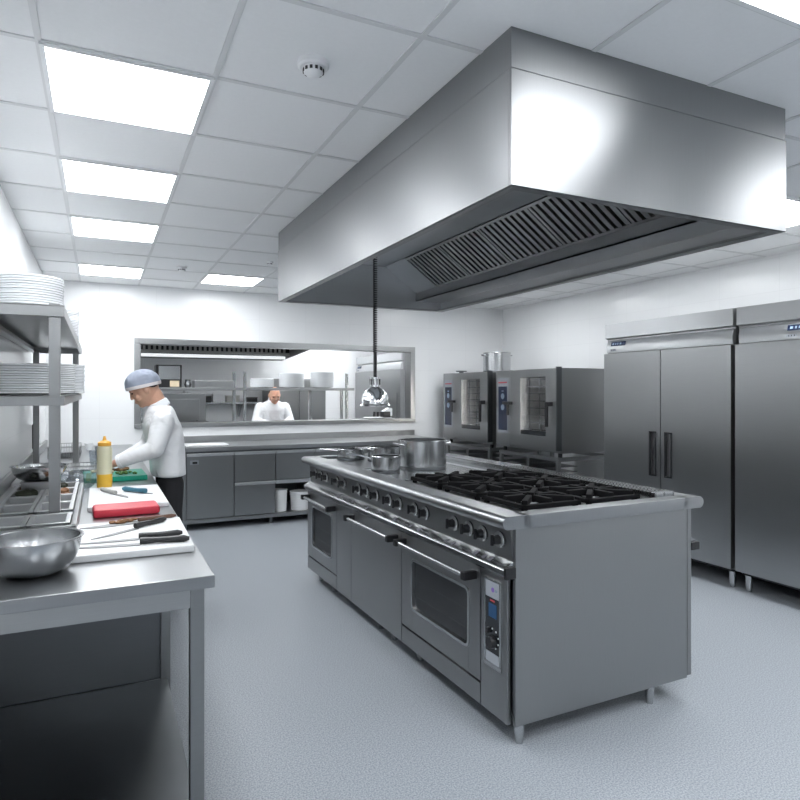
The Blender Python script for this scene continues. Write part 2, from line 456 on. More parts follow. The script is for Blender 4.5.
# ------------------------------------------------------------------ cooking island
ISL = (1.578, 2.18); IRZ = math.radians(0.9)
def island():
    r = thing('cooking_range', 'long stainless steel cooking island with ovens, griddle and gas burners', 'cooking range', (*ISL, 0), IRZ)
    W, L, zb, zt = 1.07, 2.72, .09, .945
    body = MB()
    body.box(.02, W-.02, .02, L-.02, zb+.02, .93)
    body.build('body', 'steel_counter', r)
    MB().box(0, W-.03, 0, .02, zb, zt, .003).build('end_panel', 'steel_vertical', r)
    MB().box(W-.028, W, 0, .02, zb+.01, zt, .003).build('end_strip', 'steel_vertical', r)
    MB().box(0, W, L-.02, L, zb, zt, .003).build('end_panel', 'steel_vertical', r)
    # control fascia both sides
    MB().prism([(0, .775), (-.012, .935), (.03, .935), (.03, .775)], 'y', .021, L-.021).build('control_fascia', 'steel', r)
    MB().box(W-.03, W, .021, L-.021, .775, .935).build('control_fascia', 'steel', r)
    # rail ledge
    lp = [(.02, .722), (-.045, .722), (-.052, .730), (-.052, .752), (-.045, .760), (-.004, .782), (.02, .782)]
    MB().prism(lp, 'y', .012, L).build('rail_ledge', 'steel_polished', r)
    MB().box(-.054, 0, -.006, .012, .716, .764, .004).build('ledge_cap', 'black_plastic', r)
    MB().prism([(W-p[0], p[1]) for p in lp][::-1], 'y', .012, L).build('rail_ledge', 'steel_polished', r)
    MB().box(W-.002, W+.054, -.006, .012, .716, .755, .004).build('ledge_cap', 'black_plastic', r)
    mk = MB()
    for t in (.14, .19, .255, .46, .52, .80, .90, 1.10, 1.33, 1.5, 1.75, 2.0):
        mk.prism([(-.040, .7635), (-.016, .7765), (-.016, .7772), (-.040, .7642)], 'y', t-.011, t+.011)
    mk.build('ledge_mark', 'mark_grey', r)
    # worktop rim with bullnose
    def bull(sgn, xo):
        pts = [(.02, .925), (-.045, .925)]
        for k in range(9):
            a = -PI/2 - PI/2*k/8
            pts.append((-.045+.028*math.cos(a), .953+.028*math.sin(a)))
        for k in range(1, 6):
            a = PI - PI/2*k/5
            pts.append((-.045+.028*math.cos(a), .953+.028*math.sin(a)))
        pts += [(.055, .981), (.07, .965), (.07, .925)]
        if sgn < 0: pts = [(xo - p[0], p[1]) for p in pts][::-1]
        return pts
    rim = MB()
    rim.prism(bull(1, 0), 'y', -.012, L+.012)
    rim.prism(bull(-1, W), 'y', -.012, L+.012)
    rim.box(.03, W-.03, -.012, .07, .925, .981, .004); rim.box(.03, W-.03, L-.05, L+.012, .925, .981, .004)
    rim.build('worktop_rim', 'steel_top', r)
    MB().box(.06, W-.06, .06, L-.05, .93, .957).build('worktop', 'steel_top', r)
    # flush griddle plates
    MB().box(.10, .80, 1.26, 1.86, .957, .966, .003).build('griddle_plate', 'steel_polished', r)
    MB().box(.10, .80, 1.90, 2.58, .957, .966, .003).build('griddle_plate', 'steel_top', r)
    # flue rail with slots on the far long side
    fl = MB()
    fx0, fx1 = .885, 1.02
    fl.box(fx0, fx0+.012, .06, L-.06, .957, 1.004); fl.box(fx1-.012, fx1, .06, L-.06, .957, 1.004)
    fl.box(fx0, fx1, 1.30, L-.06, .998, 1.006, .002); fl.box(fx0+.06, fx0+.072, .06, 1.30, .985, 1.004)
    fl.box(fx0, fx1, .06, .085, .957, 1.005, .002)
    fl.box(fx0, fx1, 1.30, 1.32, .957, 1.01, .002)
    n = 52
    for k in range(n):
        y = .09+1.21*k/n
        fl.box(fx0, fx1, y, y+.011, .993, 1.004)
    fl.build('flue_grille', 'steel_polished', r)
    MB().box(fx0+.012, fx1-.012, .085, 1.30, .957, .965).build('flue_channel', 'black_gap', r)
    # burners and grates
    gx = (.115, .495); gy = (.10, .48, .86)
    for iy in gy:
        for ix in gx:
            cx_, cy = ix+.18, iy+.18; s = .168
            b = MB()
            b.lathe([(0, .957), (.075, .957), (.07, .966), (.045, .968), (.045, .978), (.038, .984), (0, .985)], (cx_, cy, 0), 28)
            b.build('burner', 'chrome', r)
            gr = MB(); th = .014
            z0, z1 = .972, .993
            gr.box(cx_-s, cx_+s, cy-s, cy-s+2*th, z0, z1, .003); gr.box(cx_-s, cx_+s, cy+s-2*th, cy+s, z0, z1, .003)
            gr.box(cx_-s, cx_-s+2*th, cy-s, cy+s, z0, z1, .003); gr.box(cx_+s-2*th, cx_+s, cy-s, cy+s, z0, z1, .003)
            for k in range(8):
                a = k*PI/4; lo, hi = .035, (.15 if k % 2 == 0 else .205)
                M = Matrix.Translation((cx_, cy, 0)) @ Matrix.Rotation(a, 4, 'Z')
                gr.box(lo, hi, -th, th, .980, 1.012, .005, M=M)
            for dx in (-1, 1):
                for dy in (-1, 1):
                    gr.box(cx_+dx*(s-.02)-.01, cx_+dx*(s-.02)+.01, cy+dy*(s-.02)-.01, cy+dy*(s-.02)+.01, .957, .98)
            gr.build('grate', 'cast_iron', r)
    # knobs
    def knob(y, side=0):
        k = MB(); ca, z = (-.006, .862) if side == 0 else (W, .862)
        sg = -1 if side == 0 else 1
        k.cyl((ca, y, z), (ca+sg*.010, y, z), .036, .034, 28)
        k.cyl((ca+sg*.010, y, z), (ca+sg*.042, y, z), .021, .018, 28)
        k.box(ca+sg*.040, ca+sg*.052, y-.006, y+.006, z-.024, z+.024, .003)
        o = k.build('knob', 'black_plastic', r)
        f_ = MB()
        f_.lathe([(.022, 0), (.0355, 0), (.034, .004), (.022, .004)], (0, 0, 0), 28)
        for q in range(6):
            f_.box(-.0035, .0035, .022, .033, 0, .006, M=Matrix.Rotation(q*PI/3, 4, 'Z'))
        M = Matrix.Translation((ca+sg*.010, y, z)) @ Matrix.Rotation(sg*PI/2, 4, 'Y')
        f_.build('dial_ring', 'steel_pan', o, M=M)
    for t in (.097, .229, .343, .476, .765, .889, 1.078, 1.213, 1.398, 1.55, 1.68, 1.948, 2.083, 2.303, 2.42, 2.55):
        knob(t)
    for t in (.3, .45, .9, 1.05, 1.7, 1.85, 2.3, 2.45): knob(t, 1)
    # doors, near to far along the aisle side (y from near end)
    def handle(par, y0, y1, z, side=0):
        sg, xf = (-1, 0) if side == 0 else (1, W)
        h = MB(); h.cyl((xf+sg*.075, y0+.01, z), (xf+sg*.075, y1-.01, z), .011, seg=16)
        o = h.build('handle', 'steel_polished', par)
        e_ = MB()
        for y in (y0, y1-.035): MB().box(xf+sg*.016, xf+sg*.092, y, y+.035, z-.019, z+.019, .006).build('handle_bracket', 'black_plastic', o)
    def oven_door(y0, y1, wy0, wy1, wz0, wz1, hy0, hy1):
        zd0, zd1 = .195, .712
        d = MB(); T = .022
        d.box(-T, 0, y0, wy0, zd0, zd1, .002); d.box(-T, 0, wy1, y1, zd0, zd1, .002)
        d.box(-T, 0, wy0, wy1, zd0, wz0, .002); d.box(-T, 0, wy0, wy1, wz1, zd1, .002)
        o = d.build('oven_door', 'steel_vertical', r)
        fr = MB(); e = .012          # rounded window frame
        n = 6; rad = .03
        def rr(off):
            pts = []
            for cxx, czz, a0 in ((wy1-rad, wz1-rad, 0), (wy0+rad, wz1-rad, PI/2), (wy0+rad, wz0+rad, PI), (wy1-rad, wz0+rad, 1.5*PI)):
                for q in range(n+1):
                    a = a0+PI/2*q/n
                    pts.append((cxx+(rad+off)*math.cos(a), czz+(rad+off)*math.sin(a)))
            return pts
        A, B = rr(.008), rr(-.006)
        bm = fr.bm
        ra = [[bm.verts.new((x, p[0], p[1])) for p in P] for x, P in ((-.020, A), (-.026, A), (-.026, B), (-.010, B))]
        for a, b in zip(ra, ra[1:]): fr.bridge(a, b)
        fr.build('window_frame', 'steel_polished', o)
        MB().box(-.014, -.011, wy0-.004, wy1+.004, wz0-.004, wz1+.004).build('window_glass', 'glass_dark', o)
        MB().box(-.010, -.004, wy0-.002, wy1+.002, wz0-.002, wz1+.002).build('inner_glass', 'dark_glass', o)
        rk = MB()
        for zz in (wz0+.07, wz0+.16): rk.box(-.0105, -.0095, wy0, wy1, zz, zz+.005)
        rk.build('oven_rack', 'steel', o)
        handle(o, hy0, hy1, .665)
        kick = MB().box(-T, 0, y0, y1, zb, .185, .002).build('kick_panel', 'steel_vertical', r)
    MB().box(-.022, 0, .03, .228, zb, .712, .002).build('control_column', 'steel_vertical', r)
    oven_door(.234, 1.026, .33, .90, .315, .585, .26, 1.0)
    o = MB().box(-.022, 0, 1.032, 1.786, zb, .712, .002).build('cabinet_door', 'steel_vertical', r)
    handle(o, 1.07, 1.76, .665)
    MB().box(-.022, 0, 1.792, 2.058, zb, .712, .002).build('filler_panel', 'steel_vertical', r)
    oven_door(2.064, L-.002, 2.16, 2.60, .29, .60, 2.08, L-.03)
    # control display in the near column (recessed look: frame + screen + dials)
    fr = MB(); y0, y1, z0, z1 = .078, .182, .315, .672
    for a, b, c, d in ((y0-.012, y1+.012, z0-.02, z0), (y0-.012, y1+.012, z1, z1+.008), (y0-.010, y0, z0, z1), (y1, y1+.010, z0, z1)):
        fr.box(-.030, -.020, a, b, c, d, .002)
    dp = fr.build('display_frame', 'steel_polished', r)
    MB().box(-.026, -.021, y0, y1, z0, z1).build('display_plate', 'panel_grey', dp)
    MB().box(-.0275, -.0255, y0, y1, z0+.045, z1-.072).build('display_screen', 'dark_glass', dp)
    mk = MB(); mk.box(-.0285, -.027, .098, .158, .515, .575, .008); mk.build('display_graphic', 'screen_blue', dp)
    MB().box(-.0285, -.027, .112, .146, .585, .592).build('red_mark', 'label_red', dp)
    lg = MB(); lg.cyl((-.026, .128, .636), (-.0275, .128, .636), .011, seg=20); lg.build('emblem', 'label_purple', dp)
    lg = MB(); lg.box(-.0275, -.026, .096, .112, .632, .634); lg.box(-.0275, -.026, .096, .108, .638, .640); lg.build('emblem_text', 'teal_plastic', dp)
    dl = MB(); dl.cyl((-.027, .125, .41), (-.05, .125, .41), .028, .024, 24); dl.cyl((-.027, .155, .455), (-.04, .155, .455), .012, seg=16)
    dl.build('dial', 'black_plastic', dp)
    ic = MB()
    for q in range(7):
        a = .25*PI+q*PI/4.6
        ic.cyl((-.0275, .125+.042*math.cos(a), .425+.042*math.sin(a)), (-.029, .125+.042*math.cos(a), .425+.042*math.sin(a)), .004, seg=10)
    ic.build('indicator_dot', 'ceramic', dp)
    # far aisle side: plain doors
    for a, b in ((.03, .9), (.91, 1.8), (1.81, L-.02)):
        o = MB().box(W, W+.020, a, b, zb+.09, .71, .002).build('cabinet_door', 'steel_vertical', r)
        handle(o, a+.06, b-.06, .655, 1)
    # feet
    for x, y in ((.045, .035), (.82, .035), (.06, .95), (.06, 1.28), (.06, 1.48), (.06, 2.3), (.06, L-.1), (W-.12, 1.3), (W-.12, L-.1)):
        f = MB(); f.cyl((x, y, .03), (x, y, zb+.03), .022, seg=20); f.cyl((x, y, 0), (x, y, .03), .017, .019, 20)
        f.build('foot', 'steel_polished', r)
island()

def iw(x, y):   # island local -> world
    c, s = math.cos(IRZ), math.sin(IRZ)
    return (ISL[0]+c*x-s*y, ISL[1]+s*x+c*y)

def pot(name, label, x, y, z, rad, h, mat='steel_polished', loops=True, rz=0, group=None, cat='pot', handle=False, t=.003):
    r = thing(name, label, cat, (x, y, z), rz, group)
    MB().lathe([(0, 0), (rad-.006, 0), (rad, .006), (rad, h-.004), (rad+.006, h), (rad+.004, h+.003), (rad-t, h), (rad-t, .006), (0, .006)], seg=56).build('pot_body', mat, r)
    MB().lathe([(rad-.012, 0), (rad-.002, 0), (rad+.0008, .005), (rad+.0008, .018), (rad-.001, .019)], seg=56).build('sandwich_base', 'steel_dark', r)
    if loops:
        for s in (-1, 1):
            pts = [(s*(rad-.001), -.045, h*.86), (s*(rad+.028), -.045, h*.88), (s*(rad+.042), -.03, h*.9), (s*(rad+.042), .03, h*.9), (s*(rad+.028), .045, h*.88), (s*(rad-.001), .045, h*.86)]
            MB().tube(pts, .0065, 10).build('loop_handle', mat, r)
    if handle:
        pts = [(-rad+.001, 0, h*.82), (-rad-.03, 0, h*.9), (-rad-.08, 0, h*1.02), (-rad-.17, 0, h*1.12)]
        MB().tube(pts, [.007, .007, .008, .009], 10).build('long_handle', mat, r)
    return r
SURF = .967
pot('stock_pot', 'large stainless stock pot with two loop handles on the island worktop', 2.065, 3.96, SURF, .168, .195, mat='steel_polished')
pot('saucepan', 'small stainless saucepan in front, left of the large stock pot', 1.735, 3.86, SURF, .095, .105, loops=False, handle=True, rz=-.5, cat='saucepan')
pot('saucepan', 'wide shallow saucepan behind the small saucepan on the island', 2.0, 4.45, SURF, .14, .11, loops=False, handle=True, rz=.35, cat='saucepan')
pot('saucepan', 'low saucepan farthest left on the far end of the island', 1.80, 4.68, SURF, .11, .085, loops=False, handle=True, rz=.2, cat='saucepan')

# ------------------------------------------------------------------ upright fridges
def fridge(y_far, y_near, ndoor, label, xf=4.34, ztop=2.14, xr=5.2, group='upright fridges', handle_near=None, disp=.085):
    L = y_far-y_near
    r = thing('upright_fridge', label, 'fridge', (xf, y_near, 0), 0, group)
    D = xr-xf; zb = .145
    b = MB(); b.box(.03, D, .005, L-.005, zb, ztop, .004); b.build('body', 'steel_fridge', r)
    hd = MB()
    hd.prism([(.03, 1.995), (.0, 2.005), (.0, ztop-.003), (.03, ztop-.003)], 'y', .006, L-.006)
    hd.build('top_fascia', 'steel_inner', r)
    h2 = MB(); h2.prism([(.03, 1.865), (-.004, 1.865), (-.008, 1.925), (.008, 1.975), (.03, 1.982)], 'y', .006, L-.03)
    hp = h2.build('control_fascia', 'steel_inner', r)
    ds = MB(); ds.prism([(-.0095, 1.927), (-.006, 1.927), (.0045, 1.967), (.001, 1.967)], 'y', L-disp-.175, L-disp)
    d = ds.build('display', 'navy_panel', hp)
    ic = MB()
    for q, w_ in ((.105, .02), (.14, .012), (.165, .012), (.195, .02)):
        ic.prism([(-.0100, 1.938), (-.009, 1.938), (-.0035, 1.956), (-.0045, 1.956)], 'y', L-q-w_-disp+.085, L-q-disp+.085)
    ic.build('display_digit', 'screen_cyan', d)
    bd = MB(); bd.box(-.0075, -.002, L-disp-.065, L-disp+.01, 1.882, 1.902); bb = bd.build('badge', 'panel_grey', hp)
    bt = MB()
    for q in range(3): bt.box(-.009, -.007, L-disp-.055+.02*q, L-disp-.045+.02*q, 1.887, 1.897)
    bt.build('badge_mark', 'black_plastic', bb)
    w_ = (L-.012)/ndoor
    for k in range(ndoor):
        a = .006+k*w_; c = a+w_
        hy = a+.045 if (ndoor == 2 and k == 1) or (handle_near and k == 0 and ndoor == 1) else c-.045-.075
        hz0, hz1 = .775, 1.16
        dr = MB(); x0, x1 = -.02, .028; g = .004
        dr.box(x0, x1, a+g, hy, zb+.01, 1.857); dr.box(x0, x1, hy+.075, c-g, zb+.01, 1.857)
        dr.box(x0, x1, hy, hy+.075, zb+.01, hz0); dr.box(x0, x1, hy, hy+.075, hz1, 1.857)
        o = dr.build('door', 'steel_fridge', r)
        hf = MB(); e = .013
        hf.box(-.026, -.006, hy-.002, hy+e, hz0, hz1, .002); hf.box(-.026, -.006, hy+.077-e, hy+.077, hz0, hz1, .002)
        hf.box(-.026, -.006, hy, hy+.075, hz0, hz0+e, .002); hf.box(-.026, -.006, hy, hy+.075, hz1-e, hz1, .002)
        hh = hf.build('handle', 'black_plastic', o)
        MB().box(.006, .010, hy, hy+.075, hz0, hz1).build('handle_recess', 'steel_pan', hh)
    MB().box(.035, D, .03, L-.03, zb-.02, zb).build('underside', 'black_gap', r)
    for x, y in ((.07, .06), (.07, L-.06), (D-.07, .06), (D-.07, L-.06)):
        f = MB(); f.cyl((x, y, .03), (x, y, zb-.01), .026, seg=18); f.cyl((x, y, 0), (x, y, .03), .019, .021, 18)
        f.build('foot', 'steel_polished', r)
    return r
fridge(4.57, 3.222, 2, 'wide two door stainless upright fridge against the right wall, beside the ovens')
fridge(3.205, 1.84, 2, 'stainless upright fridge at the right edge of the picture', disp=.40)

# ------------------------------------------------------------------ combi ovens on stands
def combi(y_near, L, label, standlabel):
    z0 = .85; xf = 4.35; Hh = .905; D = .80
    r = thing('combi_oven', label, 'oven', (xf, y_near, z0), 0, 'combi ovens')
    yd = L*.745          # door / panel boundary
    wy0, wy1, wz0, wz1 = L*.165, L*.56, .175, .815
    # shell around the cavity
    s = MB(); x0 = .03
    s.box(x0, D, 0, wy0-.02, 0, Hh, .004); s.box(x0, D, wy1+.02, L, 0, Hh, .004)
    s.box(x0, D, wy0-.02, wy1+.02, 0, wz0-.02); s.box(x0, D, wy0-.02, wy1+.02, wz1+.02, Hh)
    s.box(D-.1, D, wy0-.02, wy1+.02, wz0-.02, wz1+.02)
    s.build('body', 'steel_fridge', r)
    cv = MB(); cv.box(D-.108, D-.1, wy0-.02, wy1+.02, wz0-.02, wz1+.02)
    for y in (wy0-.019, wy1+.015): cv.box(x0, D-.1, y, y+.004, wz0-.02, wz1+.02)
    cv.build('cavity_lining', 'oven_cavity', r)
    ra = MB()
    for y in (wy0+.02, wy0+(wy1-wy0)*.5, wy1-.03): ra.box(.06, .075, y, y+.012, wz0, wz1)
    for k in range(8):
        z = wz0+.05+(wz1-wz0-.08)*k/7
        ra.box(.05, D-.12, wy0-.01, wy1+.01, z, z+.010)
    ra.build('rack', 'chrome', r)
    lm = MB(); lm.box(.032, .045, wy0-.018, wy0-.006, wz0, wz1)
    lm.build('interior_lamp', 'oven_lamp', r)
    d = MB(); dx0, dx1 = -.035, .024; a, b = .012, yd-.006
    d.box(dx0, dx1, a, wy0, .035, Hh-.01, .004); d.box(dx0, dx1, wy1, b, .035, Hh-.01, .004)
    d.box(dx0, dx1, wy0-.003, wy1+.003, .035, wz0, .0); d.box(dx0, dx1, wy0-.003, wy1+.003, wz1, Hh-.01, .0)
    o = d.build('door', 'steel_fridge', r)
    MB().box(-.030, -.024, wy0-.002, wy1+.002, wz0-.002, wz1+.002).build('door_glass', 'glass', o)
    db = MB(); db.box(-.0365, -.023, wy0, wy1, wz0, wz0+.05); db.build('glass_border', 'dark_glass', o)
    h = MB(); yh = L*.075
    h.box(-.10, -.03, yh-.02, yh+.035, .50, .545, .006); h.box(-.10, -.075, yh, yh+.035, .28, .52, .006)
    h.build('handle', 'black_plastic', o)
    MB().box(-.040, .03, -.004, .012, .03, Hh+.012, .003).build('hinge_strip', 'steel_dark', r)
    p = MB(); p.box(-.032, .03, yd, L, .02, Hh, .004); pp = p.build('control_panel', 'steel_fridge', r)
    q = MB(); q.box(-.035, -.031, yd+.035, L-.035, .17, Hh-.09, .001); qq = q.build('panel_plate', 'panel_grey', pp)
    MB().box(-.037, -.034, yd+.055, L-.055, .20, Hh-.19).build('touch_screen', 'navy_panel', qq)
    MB().box(-.037, -.034, yd+.055, L-.055, Hh-.15, Hh-.135).build('red_mark', 'label_red', qq)
    ic = MB(); ym = (yd+L)/2
    ic.cyl((-.0375, ym, .60), (-.036, ym, .60), .035, seg=20); ic.cyl((-.0375, ym, .47), (-.036, ym, .47), .035, seg=20)
    ic.box(-.0375, -.036, ym-.02, ym+.02, .655, .668)
    ic.build('screen_icon', 'screen_cyan', qq)
    lt = MB(); lt.box(-.075, -.01, yd-.05, yd+.10, .505, .54, .005); lt.box(-.075, -.05, yd-.01, yd+.02, .38, .52, .005)
    lt.build('latch', 'black_plastic', r)
    for x, y in ((.06, .06), (.06, L-.06), (D-.06, .06), (D-.06, L-.06)):
        f = MB(); f.cyl((x, y, -.045), (x, y, 0), .022, seg=14); f.build('foot', 'black_plastic', r)
    # stand
    zs = z0-.045
    st = thing('oven_stand', standlabel, 'stand', (xf, y_near+.02, 0), 0, 'oven stands')
    Ls = L-.04; q = .04
    for x in (0, D-q):
        for y in (0, Ls-q):
            MB().box(x, x+q, y, y+q, 0, zs-.04, .003).build('leg', 'steel', st)
    fr = MB()
    for x in (0, D-q): fr.box(x, x+q, 0, Ls, zs-.04, zs, .003); fr.box(x, x+q, q, Ls-q, .25, .28, .002)
    for y in (0, Ls-q): fr.box(q, D-q, y, y+q, zs-.04, zs, .003); fr.box(q, D-q, y, y+q, .25, .28, .002)
    fr.build('frame', 'steel', st)
    MB().box(.01, D-.01, .01, Ls-.01, .28, .295).build('shelf', 'steel', st)
    t_ = MB()
    for k in range(6):
        t_.box(.02, D-.05, Ls*.52, Ls-.06, .36+.065*k, .366+.065*k)
    t_.build('tray_runner', 'steel_dark', st)
    MB().box(0, .02, Ls*.48, Ls*.48+.03, .28, zs-.04).build('upright', 'steel', st)
combi(5.24, 1.12, 'stainless combi oven nearest the fridge, with lit glass door and blue screen', 'open stainless stand under the oven nearest the fridge')
combi(6.53, 1.12, 'stainless combi oven nearest the back wall, with lit glass door', 'open stainless stand under the oven nearest the back wall')
pot('stock_pot', 'tall stainless stock pot standing on top of the farther oven', 4.75, 6.98, 1.7555, .18, .26, mat='steel_polished')
v = thing('steam_vent', 'small dark vent cap on top of the farther oven', 'vent', (4.47, 7.42, 1.755))
MB().cyl((0, 0, 0), (0, 0, .02), .03).build('neck', 'steel_dark', v)
MB().box(-.05, .05, -.06, .06, .02, .035, .003).build('cap', 'steel_dark', v)

# ------------------------------------------------------------------ refrigerated back counter
def back_counter():
    x0, x1, yf, yb = .78, 3.96, 7.1, YB
    r = thing('refrigerated_counter', 'long dark stainless counter with doors and drawers under the serving hatch', 'counter', (x0, yf, 0))
    L = x1-x0; D = yb-yf-.002
    MB().box(0, L, -.03, D, .855, .90, .004).build('worktop', 'steel_top', r)
    MB().box(0, L, D-.02, D, .90, .975, .003).build('splashback', 'steel', r)
    MB().box(0, .06, .0, D, .10, .855, .002).build('end_panel', 'steel_counter', r)
    secs = [(.065, .565, 'door'), (.572, 1.03, 'drawers'), (1.037, 1.495, 'open'), (1.502, 1.96, 'drawers'), (1.967, 2.54, 'door'), (2.547, L-.01, 'door')]
    b = MB()
    b.box(.06, 1.03, .03, D, .10, .855); b.box(1.50, L, .03, D, .10, .855)
    b.box(1.03, 1.50, .03, D, .60, .855); b.box(1.03, 1.50, D-.05, D, .10, .60)
    b.build('body', 'steel_dark', r)
    MB().box(0, L, -.005, D, .075, .115, .002).build('plinth', 'steel_counter', r)
    def lip(par, a, b_, z):
        MB().prism([(0, z), (-.026, z), (-.030, z-.006), (-.012, z-.034), (0, z-.034)], 'x', a, b_).build('grip', 'steel_pan', par)
    for a, b_, kind in secs:
        if kind == 'door':
            o = MB().box(a, b_, 0, .03, .125, .80, .003).build('door', 'steel_counter', r); lip(o, a, b_, .835)
            if a < .1:
                bd = MB().box(a+.035, a+.125, -.004, .001, .715, .76).build('badge', 'panel_grey', o)
                MB().box(a+.06, a+.11, -.006, -.003, .722, .745, .002).build('badge_mark', 'black_plastic', bd)
        elif kind == 'drawers':
            for z0, z1 in ((.50, .80), (.125, .455)):
                o = MB().box(a, b_, 0, .03, z0, z1-(.0), .003).build('drawer', 'steel_counter', r); lip(o, a, b_, z1+(.035 if z1 > .7 else .038))
        else:
            o = MB().box(a, b_, 0, .03, .50, .80, .003).build('drawer', 'steel_counter', r); lip(o, a, b_, .835); 
            MB().prism([(0, .495), (-.024, .495), (-.012, .455), (0, .455)], 'x', a, b_).build('shelf_lip', 'steel_pan', r)
    for x in (.06, 1.0, 2.0, L-.08):
        for y in (.08, D-.08):
            MB().cyl((x, y, 0), (x, y, .08), .02, seg=14).build('foot', 'steel_dark', r)
back_counter()
for x, rad, h, lab in ((1.905, .078, .25, 'narrow white lidless bucket on the open shelf of the back counter'),
                       (2.14, .115, .215, 'wide white bucket beside the narrow bucket on the counter shelf')):
    b = thing('bucket', lab, 'bucket', (x, 7.24, .1165), 0, 'white buckets')
    MB().lathe([(0, 0), (rad*.9, 0), (rad, h-.01), (rad+.006, h-.01), (rad+.006, h), (rad-.004, h), (rad*.9-.004, .004), (0, .004)], seg=36).build('tub', 'white_plastic', b)
    MB().lathe([(rad-.002, h-.04), (rad+.004, h-.04), (rad+.004, h-.034), (rad-.002, h-.034)], seg=36).build('rib', 'white_plastic', b)
tag(MB().box(.84, 1.30, 7.14, 7.46, .9, .918, .006).build('cutting_board', 'board_white'),
    'white cutting board lying on the left end of the back counter', 'cutting board', 'cutting boards')

# ------------------------------------------------------------------ left prep table
PT = .90
def prep_table():
    r = thing('prep_table', 'long stainless prep worktop along the left wall with open near end', 'table', (X0, 2.126, 0))
    W = .342-X0; L = YB-2.126-.003
    MB().box(.003, W, 0, L, PT-.042, PT, .004).build('worktop', 'steel_top', r)
    ap = MB(); ap.box(.065, W-.03-.045, .024, .035, PT-.105, PT-.042); ap.box(W-.045, W-.034, .065, 1.12, PT-.105, PT-.042)
    ap.build('apron', 'steel', r)
    q = .045
    for x, y in ((W-.03-q, .02), (W-.03-q, 1.12), (.02, .02)):
        MB().box(x, x+q, y, y+q, .02, PT-.042, .003).build('leg', 'steel_counter', r)
    for x, y in ((W-.03-q/2, .0425), (W-.03-q/2, 1.1425), (.02+q/2, .0425)):
        MB().cyl((x, y, 0), (x, y, .02), .018, seg=14).build('foot', 'black_plastic', r)
    MB().box(.02, W-.035-.01, .065, 1.13, .09, .11, .003).build('lower_shelf', 'steel_dark', r)
    MB().box(.02, W-.03-q, 1.135, 1.15, .11, PT-.042, .001).build('partition_panel', 'steel_dark', r)
    MB().box(.003, .02, .0, L, PT, PT+.08, .002).build('upstand', 'steel', r)
    cb = MB(); cb.box(.02, W-.045, 1.17, L, .10, PT-.042, .002); cb.build('cabinet_body', 'steel_counter', r)
    for k in range(6):
        a = 1.18+k*.75
        o = MB().box(W-.045, W-.028, a, min(a+.74, L-.01), .12, PT-.06, .002).build('cabinet_door', 'steel_counter', r)
        MB().box(W-.028, W-.012, a+.1, a+.6, PT-.12, PT-.105, .002).build('handle', 'steel_polished', o)
prep_table()

# gantry shelf unit over the prep table
def plate_shelf():
    r = thing('plate_shelf', 'two tier stainless plate shelf standing over the prep table', 'shelf', (X0, 3.15, PT))
    xr = -.14-X0; L = 3.05
    for nm, z1, th in (('top_shelf', .982, .05), ('lower_shelf', .582, .042)):
        y1 = L
        s = MB(); z0 = z1-th
        s.box(.012, xr, 0, y1, z1-.006, z1, .001)
        s.box(.012, xr, 0, .014, z0, z1, .002); s.box(.012, xr, y1-.014, y1, z0, z1, .002)
        s.box(xr-.014, xr, .014, y1-.014, z0, z1, .001); s.box(.012, .026, .014, y1-.014, z0, z1, .001)
        s.box(.026, .06, .014, y1-.014, z0, z0+.006)
        s.build(nm, 'steel', r)
    q = .045
    for x in (.04, xr-.062):
        for y in (.013, L-.28):
            on_rail = (x > .1 and y < 1)
            MB().box(x, x+q, y, y+q, (.0635 if on_rail else .002), .93, .003).build('post', 'steel', r)
            MB().box(x+.001, x+q-.001, y+.001, y+q-.001, .984, .99).build('post_cap', 'steel', r)
plate_shelf()

# plates -----------------------------------------------------------------
def plate_proto(rad):
    p = MB()
    p.lathe([(0, .003), (rad*.55, .003), (rad*.6, 0), (rad*.64, 0), (rad*.68, .006), (rad*.97, .0105), (rad, .0125), (rad, .0190), (rad*.985, .0205), (rad*.66, .0105), (rad*.6, .007), (0, .007)], seg=48)
    return p.build('plate', 'ceramic')
PL = {}
def stack(x, y, z, n, rad, where, pitch=.0115, jit=.002):
    for k in range(n):
        if rad not in PL: o = plate_proto(rad); PL[rad] = o
        else: o = PL[rad].copy(); C.objects.link(o)
        o.location = (x+random.uniform(-jit, jit), y+random.uniform(-jit, jit), z+.0005+k*pitch)
        if k == n-1: lab = 'topmost white plate of the stack ' + where
        elif k == 0: lab = 'lowest white plate of the stack ' + where
        else: lab = 'white plate in the stack ' + where
        tag(o, lab, 'plate', 'white plates stacked ' + where)
ZT, ZL = PT+.982, PT+.582
stack(-.305, 3.47, ZT, 13, .150, 'at the near end of the top shelf')
stack(-.29, 5.35, ZT, 19, .150, 'at the far end of the top shelf')
stack(-.345, 3.47, ZL, 12, .150, 'at the near end of the lower shelf')
stack(-.29, 4.55, ZL, 16, .150, 'in the middle of the lower shelf')
stack(-.255, 5.55, ZL, 19, .150, 'at the far end of the lower shelf', jit=.004)

